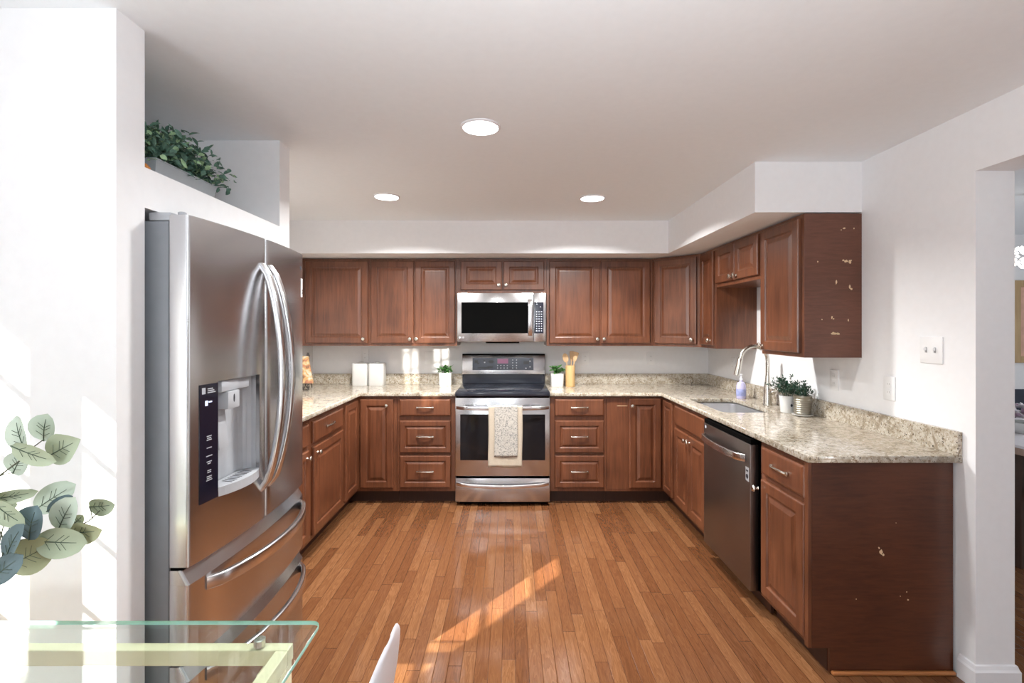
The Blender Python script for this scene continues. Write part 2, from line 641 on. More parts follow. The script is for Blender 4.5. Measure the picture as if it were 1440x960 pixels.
def text_bm(s, size, mat4, ext=0.0004):
    cu = bpy.data.curves.new('txt', 'FONT')
    cu.body = s
    cu.size = size
    cu.align_x = 'CENTER'
    cu.align_y = 'CENTER'
    cu.extrude = ext
    o = bpy.data.objects.new('txt', cu)
    COL.objects.link(o)
    bpy.context.view_layer.update()
    dg = bpy.context.evaluated_depsgraph_get()
    me = bpy.data.meshes.new_from_object(o.evaluated_get(dg))
    bm = BM()
    bm.from_mesh(me)
    bm.transform(mat4)
    bpy.data.objects.remove(o)
    bpy.data.meshes.remove(me)
    bpy.data.curves.remove(cu)
    return bm


def leaf(bm, base, d, nrm, ln, w, mi=0, fold=0.25, bend=0.0):
    d = V(d).normalized()
    s = d.cross(V(nrm))
    if s.length < 1e-3:
        s = d.cross(V((0.3, 0.5, 0.8)))
    s.normalize()
    n = s.cross(d).normalized()
    base = V(base)
    rows = []
    for t, k in ((0, 0), (0.22, 0.72), (0.5, 1.0), (0.78, 0.68), (1.0, 0)):
        c = base + d * (ln * t) - n * (bend * ln * t * t)
        if k == 0:
            rows.append((bm.verts.new(c),))
        else:
            up = n * (fold * w * k * 0.5)
            rows.append((bm.verts.new(c - s * (w * k * 0.5) + up), bm.verts.new(c), bm.verts.new(c + s * (w * k * 0.5) + up)))
    def q(*v):
        bm.faces.new(v).material_index = mi
    A = rows
    q(A[0][0], A[1][1], A[1][0]); q(A[0][0], A[1][2], A[1][1])
    for i in (1, 2):
        q(A[i][0], A[i][1], A[i + 1][1], A[i + 1][0]); q(A[i][1], A[i][2], A[i + 1][2], A[i + 1][1])
    q(A[3][0], A[3][1], A[4][0]); q(A[3][1], A[3][2], A[4][0])


def rings_panel(bm, F, a0, a1, b0, b1, c0, loops, mi=0):
    """concentric rectangular loops (inset, height) on a front; closed at the back"""
    R = []
    for ins, h in loops:
        R.append([bm.verts.new(F.p(a, b, c0 + h)) for a, b in
                  ((a0 + ins, b0 + ins), (a1 - ins, b0 + ins), (a1 - ins, b1 - ins), (a0 + ins, b1 - ins))])
    for A, B in zip(R, R[1:]):
        for k in range(4):
            j = (k + 1) % 4
            bm.faces.new([A[k], A[j], B[j], B[k]]).material_index = mi
    bm.faces.new(R[-1]).material_index = mi
    bm.faces.new(R[0][::-1]).material_index = mi


RAISED = [(0, 0), (0, 0.014), (0.0025, 0.018), (0.007, 0.02), (0.050, 0.02), (0.053, 0.0185), (0.057, 0.0125), (0.061, 0.0115),
          (0.066, 0.0115), (0.086, 0.0185), (0.089, 0.019)]
RAISEDN = [(0, 0), (0, 0.014), (0.0025, 0.018), (0.007, 0.02), (0.040, 0.02), (0.042, 0.0185), (0.046, 0.0125), (0.049, 0.0115),
           (0.052, 0.0115), (0.066, 0.0185), (0.068, 0.019)]
SLAB = [(0, 0), (0, 0.012), (0.003, 0.0165), (0.010, 0.0195), (0.014, 0.02)]


def knob(F, a, b, c, parent):
    bm = BM()
    lathe(bm, [(0.0085, 0), (0.0065, 0.003), (0.0055, 0.012), (0.008, 0.016), (0.0155, 0.020), (0.0165, 0.024), (0.013, 0.029), (0.006, 0.031), (0, 0.0315)],
          F.p(a, b, c), 18, F.n)
    return mk('knob', bm, NICKEL, parent, True)


def pull(F, a, b, c, parent, w=0.125):
    bm = BM()
    for s in (-1, 1):
        F.box(bm, a + s * w / 2 - 0.009, a + s * w / 2 + 0.009, b - 0.009, b + 0.009, c, c + 0.012, 0.003)
    pts = []
    for k in range(13):
        t = k / 12
        pts.append(F.p(a - w / 2 + w * t, b + 0.004 * math.sin(math.pi * t), c + 0.009 + 0.013 * math.sin(math.pi * t) ** 0.7))
    sweep(bm, pts, circ(0.0062, 8), Z, scale=[1.25 - 0.35 * math.sin(math.pi * k / 12) for k in range(13)])
    return mk('pull', bm, NICKEL, parent, True)


def door(F, parent, a0, a1, b0, b1, kn=None, c0=0.001, loops=None, name='door'):
    bm = BM()
    if loops is None:
        loops = RAISEDN if min(a1 - a0, b1 - b0) < 0.24 else RAISED
    rings_panel(bm, F, a0, a1, b0, b1, c0, loops)
    d = mk(name, bm, CHERRY, parent)
    if kn:
        knob(F, kn[0], kn[1], c0 + 0.02, d)
    return d


def drawer(F, parent, a0, a1, b0, b1, slab=False, with_pull=True):
    bm = BM()
    rings_panel(bm, F, a0, a1, b0, b1, 0.001, SLAB if slab else RAISEDN)
    d = mk('drawer', bm, CHERRY, parent)
    if with_pull:
        pull(F, (a0 + a1) / 2, (b0 + b1) / 2, 0.021, d)
    return d


# ------------------------------------------------------------------ room numbers
XL, XR, YB, YR, ZC = -1.86, 1.86, 4.62, -2.6, 2.32
CT = 0.914           # counter top
CB = 0.884           # counter underside
SOF = 2.053          # soffit underside


def struct(name, bm, mat, parent=None, **k):
    return mk(name, bm, mat, parent, kind='structure' if parent is None else None, **k)


bm = BM(); box(bm, -2.1, 6.0, -2.8, 4.8, -0.1, 0.0); struct('floor', bm, FLOOR)
bm = BM(); box(bm, -2.1, 6.0, -2.8, 4.8, ZC, ZC + 0.1); struct('ceiling', bm, CEIL)
bm = BM(); box(bm, -1.96, 5.7, YB, YB + 0.1, 0, ZC); struct('wall_back', bm, WHITE)


def wall_with_hole(name, axis, c0, c1, a0, a1, h0, h1, ho, z0=0.0, z1=ZC, mat=WHITE):
    """axis 'x': wall lies in plane x, spans y a0..a1; hole h0..h1 x ho(z0,z1)"""
    bm = BM()
    def bb(p0, p1, q0, q1):
        if p1 - p0 < 1e-4 or q1 - q0 < 1e-4:
            return
        if axis == 'x':
            box(bm, c0, c1, p0, p1, q0, q1)
        else:
            box(bm, p0, p1, c0, c1, q0, q1)
    bb(a0, h0, z0, z1); bb(h1, a1, z0, z1); bb(h0, h1, z0, ho[0]); bb(h0, h1, ho[1], z1)
    return struct(name, bm, mat)


W1 = (0.045, 1.02, 0.62, 1.92)
W2 = (-2.3, -1.0, 0.62, 1.92)
wall_with_hole('wall_left', 'x', XL - 0.1, XL, -0.5, YB, W1[0], W1[1], (W1[2], W1[3]))
wall_with_hole('wall_left_rear', 'x', XL - 0.1, XL, YR, -0.5, W2[0], W2[1], (W2[2], W2[3]))
wall_with_hole('wall_rear', 'y', YR - 0.1, YR, -1.96, 2.016, -1.0, 0.4, (0.0, 2.02))
# right wall: solid beside the counter, doorway to the dining room, then a piece with the added glint opening
W3 = (-1.96, -0.55, 1.52, 2.2)
bm = BM()
box(bm, XR, 2.016, 1.962, YB, 0, ZC)
box(bm, XR, 2.016, 0.3, 1.962, 2.068, ZC)
struct('wall_right', bm, WHITE)
wall_with_hole('wall_right_rear', 'x', XR, 2.016, YR, 0.3, W3[0], W3[1], (W3[2], W3[3]))
bm = BM(); box(bm, 5.6, 5.7, 0.2, YB, 0, ZC); struct('wall_dining_right', bm, WHITE)
bm = BM(); box(bm, 2.016, 5.6, 0.2, 0.3, 0, ZC); struct('wall_dining_rear', bm, WHITE)
# refrigerator alcove: two piers and the bridge that carries the plant ledge
bm = BM(); box(bm, XL, -1.085, 1.35, 1.455, 0, ZC); struct('wall_pier_near', bm, WHITE)
bm = BM(); box(bm, XL, -1.085, 2.305, 2.407, 0, ZC); struct('wall_pier_far', bm, WHITE)
bm = BM(); box(bm, XL, -1.085, 1.455, 2.305, 1.797, 1.917); struct('wall_ledge', bm, WHITE)
# soffit over the wall cabinets
bm = BM()
prism(bm, [(XL, YB), (XL, 4.03), (1.295, 4.03), (1.295, 2.6), (XR, 2.6), (XR, YB)], SOF, ZC)
struct('wall_soffit', bm, WHITE)
# baseboards round the end of the right wall
def baseboard(name, pts):
    """mitred run of base moulding; pts is the wall line, moulding to the left of travel"""
    prof = [(0, 0), (0.014, 0), (0.014, 0.07), (0.010, 0.078), (0.006, 0.092), (0, 0.095)]
    P = [V((x, y, 0)) for x, y in pts]
    rings = []
    bm = BM()
    for i, p in enumerate(P):
        ds = []
        if i > 0: ds.append((P[i] - P[i - 1]).normalized())
        if i < len(P) - 1: ds.append((P[i + 1] - P[i]).normalized())
        ns = [V((-d.y, d.x, 0)) for d in ds]
        m = ns[0] if len(ns) == 1 else (ns[0] + ns[1]) / (1 + ns[0].dot(ns[1]))
        rings.append([bm.verts.new(p + m * a + Z * h) for a, h in prof])
    for A, B in zip(rings, rings[1:]):
        for k in range(len(prof)):
            j = (k + 1) % len(prof)
            bm.faces.new([A[k], A[j], B[j], B[k]])
    bm.faces.new(rings[0]); bm.faces.new(rings[-1][::-1])
    struct(name, bm, TRIM)
baseboard('baseboard_right', [(2.016, 4.6), (2.016, 1.962), (XR, 1.962), (XR, 2.03)])
baseboard('baseboard_rear', [(-1.06, YR), (-1.85, YR)])


# window, added light openings and the patio door
def grille_window(name, axis, c, a0, a1, z0, z1, cols, rows, mull=None, bw=0.016, sides=None):
    bm = BM()
    fr = 0.03
    def bb(p0, p1, q0, q1, d=0.02):
        if axis == 'x':
            box(bm, c - d, c + d, p0, p1, q0, q1)
        else:
            box(bm, p0, p1, c - d, c + d, q0, q1)
    bb(a0, a0 + 0.004, z0, z1); bb(a1 - 0.004, a1, z0, z1); bb(a0, a1, z0, z0 + fr); bb(a0, a1, z1 - 0.004, z1)
    if sides:
        bb(a0, sides[0], z0, z1, 0.03); bb(sides[1], a1, z0, z1, 0.03)
    if mull:
        bb(mull[0], mull[1], z0, z1, 0.03)
    for a in cols:
        bb(a - bw / 2, a + bw / 2, z0, z1, 0.008)
    for z in rows:
        bb(a0, a1, z - bw / 2, z + bw / 2, 0.008)
    w = mk(name, bm, TRIM, None, kind='structure')
    bm = BM()
    if axis == 'x':
        box(bm, c - 0.002, c + 0.002, a0, a1, z0, z1)
    else:
        box(bm, a0, a1, c - 0.002, c + 0.002, z0, z1)
    mk('window_glass', bm, PANE, w)
    return w


grille_window('window_1', 'x', XL - 0.03, *W1, cols=[0.765], rows=[0.84, 1.06, 1.28, 1.50, 1.72], mull=(0.487, 0.605))
grille_window('fill_window', 'x', XL - 0.03, *W2, cols=[-1.98, -1.32], rows=[0.84, 1.06, 1.28, 1.50, 1.72], mull=(-1.7, -1.6))  # added opening around the left fill lamp, out of view
grille_window('glint_gobo', 'x', XR + 0.08, *W3, cols=[-1.55, -0.94], rows=[1.70, 1.87, 2.04], mull=(-1.346, -1.145), sides=(-1.762, -0.729))  # unseen opening, added and divided to shape the glint patches
grille_window('door_1', 'y', YR - 0.05, -1.0, 0.4, 0.0, 2.02, cols=[], rows=[], mull=(-0.35, -0.25))

# ------------------------------------------------------------------ cabinets
FB = Frame((0, 4.015, 0), (1, 0, 0), (0, -1, 0))       # back run base fronts, a = x
FL = Frame((-1.255, 0, 0), (0, 1, 0), (1, 0, 0))       # left run base fronts, a = y
FR = Frame((1.255, 0, 0), (0, 1, 0), (-1, 0, 0))       # right run base fronts, a = y
UB = Frame((0, 4.31, 0), (1, 0, 0), (0, -1, 0))        # back wall cabinets
UR = Frame((1.555, 0, 0), (0, 1, 0), (-1, 0, 0))       # right wall cabinets
G = 0.0008


def base_cab(F, a0, a1, label, depth=0.604, group='cherry base cabinets', c_toe=0.075):
    base = F.p((a0 + a1) / 2, 0, -depth / 2)
    t = thing('base_cabinet', label, 'cabinet', base, group)
    bm = BM()
    F.box(bm, a0 + G, a1 - G, 0.106, CB - 0.001, -depth, 0)
    mk('carcass', bm, CHERRY, t)
    bm = BM()
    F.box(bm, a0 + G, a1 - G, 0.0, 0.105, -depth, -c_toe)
    mk('toe_kick', bm, TOEK, t)
    return t


# back run: left drawer stack
t = base_cab(FB, -0.928, -0.450, 'cherry base cabinet with three drawers left of the range')
drawer(FB, t, -0.905, -0.488, 0.722, 0.861, slab=True)
drawer(FB, t, -0.905, -0.488, 0.423, 0.684)
drawer(FB, t, -0.905, -0.488, 0.140, 0.399)
# back run: right drawer stack
t = base_cab(FB, 0.322, 0.782, 'cherry base cabinet with three drawers right of the range')
drawer(FB, t, 0.361, 0.762, 0.722, 0.861, slab=True)
drawer(FB, t, 0.361, 0.762, 0.423, 0.684)
drawer(FB, t, 0.361, 0.762, 0.140, 0.399)


def corner_cab(label, pts, toe, loc):
    t = thing('corner_base_cabinet', label, 'cabinet', loc, 'cherry base cabinets')
    bm = BM(); prism(bm, pts, 0.106, CB - 0.001); mk('carcass', bm, CHERRY, t)
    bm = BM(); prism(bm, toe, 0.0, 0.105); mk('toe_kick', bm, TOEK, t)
    return t


g = G
t = corner_cab('cherry corner base cabinet with folding doors at the left inner corner',
               [(XL + g, YB - g), (-0.928 - g, YB - g), (-0.928 - g, 4.015), (-1.255, 4.015), (-1.255, 3.655 + g), (XL + g, 3.655 + g)],
               [(XL + g, YB - g), (-0.928 - g, YB - g), (-0.928 - g, 4.09), (-1.33, 4.09), (-1.33, 3.655 + g), (XL + g, 3.655 + g)], (-1.55, 4.3, 0))
door(FB, t, -1.228, -0.958, 0.135, 0.858, (-1.008, 0.808))
door(FL, t, 3.685, 3.985, 0.135, 0.858)
t = corner_cab('cherry corner base cabinet with plain filler panel at the right inner corner',
               [(XR - g, YB - g), (0.782 + g, YB - g), (0.782 + g, 4.015), (1.255, 4.015), (1.255, 3.735 + g), (XR - g, 3.735 + g)],
               [(XR - g, YB - g), (0.782 + g, YB - g), (0.782 + g, 4.09), (1.33, 4.09), (1.33, 3.735 + g), (XR - g, 3.735 + g)], (1.5, 4.3, 0))
door(FB, t, 0.967, 1.228, 0.135, 0.866, (0.990, 0.805))
door(FR, t, 3.765, 3.985, 0.135, 0.858)
bm = BM(); FB.box(bm, 0.79, 0.955, 0.125, 0.872, 0.0005, 0.004)
fp = mk('filler_panel', bm, CHERRY, t)
bm = BM(); FB.box(bm, 0.87, 0.955, 0.802, 0.8055, 0.0041, 0.0046)
mk('scratch', bm, RAWWOOD, fp, label='pale scratch')

# left run
t = base_cab(FL, 3.045, 3.655, 'cherry base cabinet with one drawer and one door next to the left inner corner')
drawer(FL, t, 3.085, 3.628, 0.715, 0.853, slab=True)
door(FL, t, 3.085, 3.628, 0.135, 0.690, (3.135, 0.648))
t = base_cab(FL, 2.409, 3.045, 'cherry base cabinet with drawer and door half hidden behind the refrigerator')
drawer(FL, t, 2.44, 3.012, 0.715, 0.853, slab=True)
door(FL, t, 2.44, 3.012, 0.135, 0.690, (2.975, 0.648))
# right run: sink base
t = thing('sink_base_cabinet', 'cherry sink cabinet with two doors under the steel sink', 'cabinet', (1.55, 3.42, 0), 'cherry base cabinets')
bm = BM()
FR.box(bm, 3.105 + G, 3.735 - G, 0.106, 0.66, -0.604, 0)
FR.box(bm, 3.105 + G, 3.735 - G, 0.66, CB - 0.001, -0.05, 0)
FR.box(bm, 3.105 + G, 3.125, 0.66, 0.68, -0.604, -0.05)
mk('carcass', bm, CHERRY, t)
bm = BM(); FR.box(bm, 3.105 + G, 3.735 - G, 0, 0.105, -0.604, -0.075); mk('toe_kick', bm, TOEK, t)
bm = BM(); rings_panel(bm, FR, 3.125, 3.705, 0.715, 0.858, 0.001, SLAB); mk('false_drawer_front', bm, CHERRY, t)
door(FR, t, 3.418, 3.705, 0.135, 0.690, (3.447, 0.648))
door(FR, t, 3.125, 3.412, 0.135, 0.690, (3.383, 0.648))
# right run: end cabinet
t = thing('end_base_cabinet', 'cherry end base cabinet with drawer, door and scuffed side panel', 'cabinet', (1.55, 2.26, 0), 'cherry base cabinets')
bm = BM(); FR.box(bm, 2.063, 2.455 - G, 0.106, CB - 0.001, -0.604, 0); mk('carcass', bm, CHERRY, t)
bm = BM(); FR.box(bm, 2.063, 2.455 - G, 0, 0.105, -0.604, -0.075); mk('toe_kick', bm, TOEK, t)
drawer(FR, t, 2.072, 2.425, 0.722, 0.858, slab=True)
door(FR, t, 2.072, 2.425, 0.135, 0.695, (2.448, 0.640))
bm = BM()
prism(bm, [(1.256, 0.106), (1.332, 0.106), (1.332, 0.001), (1.845, 0.001), (1.845, CB - 0.001), (1.256, CB - 0.001)], 2.046, 2.062,
      fn=lambda x, y, z: V((x, z, y)))
sp = mk('side_panel', bm, CHERRYE, t)
bm = BM(); box(bm, 1.240, 1.2555, 2.046, 2.07, 0.106, CB - 0.001, 0.001); mk('face_stile', bm, CHERRY, t)


def chip(bm, cx, cz, w, h, y, n=9):
    pts = []
    for k in range(n):
        a = 2 * math.pi * k / n
        r = random.uniform(0.55, 1.0)
        pts.append((cx + w / 2 * r * math.cos(a), cz + h / 2 * r * math.sin(a)))
    prism(bm, pts, y - 0.0004, y, fn=lambda x, yy, z: V((x, z, yy)))


def px_at(x, y, Y):
    return V(((x - 718) * Y / 690, Y, 1.44 - (y - 461) * Y / 690))


for x, y, w, h in ((1239, 776, 7, 10), (1236, 770, 3, 4), (1242, 780, 4, 5), (1260, 735, 1.5, 1.5), (1204, 842, 2, 2), (1275, 832, 2, 2), (1277, 843, 3, 3), (1266, 838, 1.5, 1.5)):
    q = px_at(x, y, 2.046)
    bm = BM()
    chip(bm, q.x, q.z, w * 2.046 / 690, h * 2.046 / 690, 2.0458)
    mk('paint_chip', bm, RAWWOOD, sp, label='chipped bare wood patch')
bm = BM(); box(bm, 1.332, 1.845, 2.028, 2.0455, 0.0, 0.016, 0.006); struct('trim_1', bm, SHOE)


# wall cabinets ---------------------------------------------------
UZ0, UZ1 = 1.283, 2.046


def wall_cab(F, a0, a1, label, b0=UZ0, b1=UZ1, depth=0.304, name='wall_cabinet'):
    t = thing(name, label, 'cabinet', F.p((a0 + a1) / 2, b0, -depth / 2), 'cherry wall cabinets')
    bm = BM()
    F.box(bm, a0 + G, a1 - G, b0, b1, -depth, 0)
    mk('carcass', bm, CHERRY, t)
    return t


dz0, dz1 = 1.306, 2.026
t = wall_cab(UB, XL + 0.001, -1.235, 'single-door cherry wall cabinet nearest the refrigerator')
door(UB, t, -1.797, -1.250, dz0, dz1, (-1.285, 1.345))
t = wall_cab(UB, -1.235, -0.470, 'double-door cherry wall cabinet left of the microwave')
door(UB, t, -1.222, -0.848, dz0, dz1, (-0.879, 1.345))
door(UB, t, -0.836, -0.486, dz0, dz1, (-0.822, 1.345))
t = wall_cab(UB, -0.470, 0.316, 'short double-door cherry wall cabinet above the microwave', b0=1.745)
door(UB, t, -0.438, -0.075, 1.772, dz1, (-0.102, 1.815))
door(UB, t, -0.063, 0.294, 1.772, dz1, (-0.040, 1.815))
t = wall_cab(UB, 0.316, 1.249, 'wide double-door cherry wall cabinet right of the microwave')
door(UB, t, 0.340, 0.780, dz0, dz1, (0.757, 1.345))
door(UB, t, 0.794, 1.222, dz0, dz1, (0.815, 1.345))
# diagonal corner
A, B = V((1.251, 4.31, 0)), V((1.555, 4.012, 0))
t = thing('corner_wall_cabinet', 'diagonal cherry wall cabinet across the right corner', 'cabinet', (1.6, 4.35, UZ0), 'cherry wall cabinets')
bm = BM()
prism(bm, [(1.251, YB - 0.001), (1.251, 4.31), (1.555, 4.012), (XR - 0.001, 4.012), (XR - 0.001, YB - 0.001)], UZ0, UZ1)
mk('carcass', bm, CHERRY, t)
u = (B - A).normalized()
FD = Frame(A, u, (-u.y * -1 if False else u.y, -u.x, 0))
wl = (B - A).length
door(FD, t, 0.022, wl - 0.030, dz0, dz1, (wl - 0.066, 1.345))
# right wall
t = wall_cab(UR, 3.705, 4.011, 'narrow single-door cherry wall cabinet beside the corner')
door(UR, t, 3.735, 3.985, dz0, dz1, (3.775, 1.345))
t = wall_cab(UR, 3.033, 3.705, 'short double-door cherry wall cabinet above the sink', b0=1.745)
door(UR, t, 3.375, 3.680, 1.772, dz1, (3.402, 1.80))
door(UR, t, 3.056, 3.368, 1.772, dz1, (3.340, 1.80))
t = wall_cab(UR, 2.602, 3.033, 'cherry wall cabinet at the end with chipped side panel')
door(UR, t, 2.625, 3.018, dz0, dz1, (2.992, 1.335))
bm = BM(); box(bm, 1.5555, XR - 0.001, 2.5975, 2.6018, UZ0, UZ1)
sp = mk('side_panel', bm, CHERRYD, t)
for x, y, w, h in ((1187, 321, 5, 3), (1190, 367, 8, 5), (1195, 368, 5, 6), (1197, 366, 3, 3), (1186, 366, 4, 3), (1176, 397, 3, 8), (1195, 403, 4, 9),
                   (1197, 406, 4, 4), (1170, 446, 3, 6), (1172, 448, 3, 2), (1193, 450, 2, 5), (1150, 368, 2, 3), (1156, 449, 2, 2), (1183, 323, 2, 2),
                   (1201, 321, 2, 3), (1174, 469, 16, 3), (1172, 468, 6, 3), (1179, 469, 5, 4)):
    q = px_at(x, y, 2.597)
    bm = BM()
    chip(bm, q.x, q.z, w * 2.6 / 690, h * 2.6 / 690, 2.5973)
    mk('paint_chip', bm, RAWWOOD, sp, label='chipped bare wood patch')

# ------------------------------------------------------------------ worktops
def round_poly(pts, r, n=5):
    out = []
    m = len(pts)
    for i in range(m):
        p0, p1, p2 = V(pts[i - 1] + (0,)), V(pts[i] + (0,)), V(pts[(i + 1) % m] + (0,))
        d0, d1 = (p0 - p1).normalized(), (p2 - p1).normalized()
        ri = r[i] if isinstance(r, (list, tuple)) else r
        if ri < 1e-5:
            out.append((p1.x, p1.y)); continue
        s, e = p1 + d0 * ri, p1 + d1 * ri
        for k in range(n + 1):
            t_ = k / n
            q = s * (1 - t_) ** 2 + p1 * 2 * t_ * (1 - t_) + e * t_ ** 2
            out.append((q.x, q.y))
    return out


def splash(parent, x0, x1, y0, y1):
    bm = BM(); box(bm, x0, x1, y0, y1, CT, CT + 0.098, 0.002)
    mk('backsplash', bm, GRAN, parent)


SK = (1.325, 1.672, 3.055, 3.66)
t = thing('granite_worktop', 'beige speckled granite worktop with sink, right of the range', 'worktop', (1.5, 3.6, CB), 'granite worktops')
outer = [(0.3225, YB - 0.001), (0.3225, 3.985), (1.225, 3.985), (1.225, 2.018), (XR - 0.001, 2.018), (XR - 0.001, YB - 0.001)]
hole = round_poly([(SK[0], SK[2]), (SK[1], SK[2]), (SK[1], SK[3]), (SK[0], SK[3])], 0.06)
bm = curve2d(outer, [hole], CT - CB, 0.004)
for v in bm.verts: v.co.z += CB
mk('slab', bm, GRAN, t)
splash(t, 0.3225, XR - 0.021, YB - 0.021, YB - 0.001)
splash(t, XR - 0.021, XR - 0.001, 2.018, YB - 0.001)
t = thing('granite_worktop', 'beige speckled granite worktop in the left corner behind the refrigerator', 'worktop', (-1.5, 3.9, CB), 'granite worktops')
bm = curve2d([(XL + 0.001, YB - 0.001), (XL + 0.001, 2.409), (-1.225, 2.409), (-1.225, 3.985), (-0.4515, 3.985), (-0.4515, YB - 0.001)], [], CT - CB, 0.004)
for v in bm.verts: v.co.z += CB
mk('slab', bm, GRAN, t)
splash(t, XL + 0.021, -0.4515, YB - 0.021, YB - 0.001)
splash(t, XL + 0.001, XL + 0.021, 2.409, YB - 0.001)

# sink basin under the slab
t = thing('kitchen_sink', 'undermount stainless sink basin in the right worktop', 'sink', (1.5, 3.36, 0.68))
bm = BM()
def ring(ins, z):
    return [bm.verts.new((x, y, z)) for x, y in round_poly([(SK[0] + ins, SK[2] + ins), (SK[1] - ins, SK[2] + ins), (SK[1] - ins, SK[3] - ins), (SK[0] + ins, SK[3] - ins)], 0.055)]
R = [ring(-0.015, CB - 0.002), ring(-0.004, CB - 0.002), ring(0.0, CB - 0.006), ring(0.004, 0.74), ring(0.03, 0.715), ring(0.08, 0.71)]
for A_, B_ in zip(R, R[1:]):
    for k in range(len(A_)):
        j = (k + 1) % len(A_)
        bm.faces.new([A_[k], A_[j], B_[j], B_[k]])
bm.faces.new(R[-1])
mk('basin', bm, SINKS, t, True)
bm = BM(); lathe(bm, [(0.04, 0), (0.04, 0.003), (0.03, 0.004), (0.028, 0.001), (0, 0.001)], (1.52, 3.36, 0.7105), 20); mk('drain', bm, NICKEL, t, True)

# faucet
t = thing('kitchen_faucet', 'brushed nickel gooseneck faucet behind the sink', 'faucet', (1.76, 3.36, CT))
bm = BM()
lathe(bm, [(0.029, 0), (0.029, 0.004), (0.026, 0.010), (0.0255, 0.10), (0.023, 0.125), (0.017, 0.16), (0.0145, 0.19), (0.0135, 0.20)], (1.76, 3.36, CT + 0.0005), 24)
mk('faucet_body', bm, NICKEL, t, True)
bm = BM()
pts = [(1.76, 3.36, 1.105), (1.76, 3.36, 1.20)]
R0 = 0.093
for k in range(0, 15):
    a = math.radians(k / 14 * 173)
    pts.append((1.76 - R0 + R0 * math.cos(a), 3.36, 1.222 + R0 * math.sin(a)))
end = V(pts[-1]); prev = V(pts[-2]); dd = (end - prev).normalized()
pts.append(tuple(end + dd * 0.008))
tube(bm, pts, 0.0125, 14)
mk('spout', bm, NICKEL, t, True)
bm = BM()
lathe(bm, [(0.013, 0), (0.0155, 0.004), (0.0165, 0.03), (0.019, 0.10), (0.019, 0.118), (0.016, 0.120), (0, 0.120)], end + dd * 0.002, 20, dd)
mk('spray_head', bm, NICKEL, t, True)
bm = BM()
lathe(bm, [(0.014, 0), (0.02, 0.012), (0.0215, 0.026), (0.016, 0.034), (0, 0.036)], (1.765, 3.333, CT + 0.094), 18, (0.35, -0.9, 0.1))
tube(bm, [(1.772, 3.31, CT + 0.10), (1.785, 3.29, CT + 0.125), (1.80, 3.27, CT + 0.135)], 0.006, 8)
mk('handle', bm, NICKEL, t, True)

# ------------------------------------------------------------------ range
t = thing('range', 'stainless electric range with black glass cooktop between the drawer stacks', 'stove', (-0.065, 4.3, 0))
RX0, RX1 = -0.4475, 0.318
RC = (RX0 + RX1) / 2
bm = BM(); box(bm, RX0 + 0.003, RX1 - 0.003, 4.005, 4.595, 0.03, 0.885); box(bm, RX0 + 0.03, RX1 - 0.03, 4.03, 4.59, 0.0, 0.03)
mk('body', bm, BLACKM, t)
bm = BM()
box(bm, RX0, RX1, 3.962, 4.56, 0.886, 0.924, 0.006)
ck = mk('cooktop', bm, COOK, t, True)
for cx, cy, r in ((-0.25, 4.12, 0.10), (0.12, 4.12, 0.075), (-0.25, 4.40, 0.075), (0.12, 4.40, 0.10)):
    bm = BM()
    lathe(bm, [(r, 0), (r, 0.0004), (r - 0.004, 0.0004), (r - 0.004, 0)], (cx, cy, 0.9242), 40, cap=False)
    mk('burner_ring', bm, NAVYG, ck)
# backguard
bm = BM()
box(bm, RX0 + 0.004, RX1 - 0.004, 4.545, 4.596, 0.9245, 1.012)
mk('riser', bm, COOK, t)
bm = BM()
hexa(bm, [V(p) for p in ((RX0 - 0.002, 4.530, 1.013), (RX1 + 0.002, 4.530, 1.013), (RX0 - 0.002, 4.597, 1.013), (RX1 + 0.002, 4.597, 1.013),
                         (RX0 - 0.002, 4.556, 1.188), (RX1 + 0.002, 4.556, 1.188), (RX0 - 0.002, 4.597, 1.188), (RX1 + 0.002, 4.597, 1.188))], 0.004)
bgd = mk('backguard', bm, STEEL, t, True)
bm = BM(); box(bm, RX0 - 0.002, RX1 + 0.002, 4.553, 4.597, 1.1885, 1.199, 0.003); mk('backguard_cap', bm, BLACKM, t)
FG = Frame((0, 4.530, 1.013), (1, 0, 0), (0, -1, 0))
def onbg(a, b, c):       # point on the sloped backguard: b metres up its face
    s = 0.026 / 0.175
    return V((a, 4.530 + b * s - c, 1.013 + b))
def bgquad(bm, a0, a1, b0, b1, c0, c1, bev=0):
    hexa(bm, [onbg(a, b, c) for b in (b0, b1) for c in (c0, c1) for a in (a0, a1)], bev)
bm = BM(); bgquad(bm, -0.352, 0.212, 0.038, 0.150, 0.0002, 0.003, 0.0008); dp = mk('display_panel', bm, NAVYG, bgd)
for cx, cz, w, h in ((-0.318, 0.115, 0.030, 0.026), (-0.30, 0.10, 0.02, 0.012), (-0.245, 0.126, 0.012, 0.014), (-0.18, 0.115, 0.034, 0.026), (-0.18, 0.115, 0.052, 0.010),
                     (0.145, 0.105, 0.05, 0.03), (0.185, 0.135, 0.018, 0.016), (-0.25, 0.058, 0.11, 0.012), (-0.19, 0.066, 0.05, 0.014), (0.03, 0.052, 0.08, 0.006)):
    bm = BM()
    bgquad(bm, cx - w / 2, cx + w / 2, cz - h / 2, cz + h / 2, 0.0031, 0.0035)
    mk('panel_legend', bm, DARKMARK, dp)
bm = BM(); bgquad(bm, -0.122, -0.022, 0.098, 0.142, 0.0031, 0.0035); mk('clock_display', bm, PINKMARK, dp)
for cx in (-0.12, -0.09, -0.06, -0.03, 0.02, 0.055):
    for cz in ((0.08, 0.057) if cx < 0 else (0.13, 0.105, 0.08, 0.057)):
        bm = BM()
        bgquad(bm, cx - 0.0045, cx + 0.0045, cz - 0.004, cz + 0.004, 0.0031, 0.0035)
        mk('panel_button', bm, LITEMARK, dp)
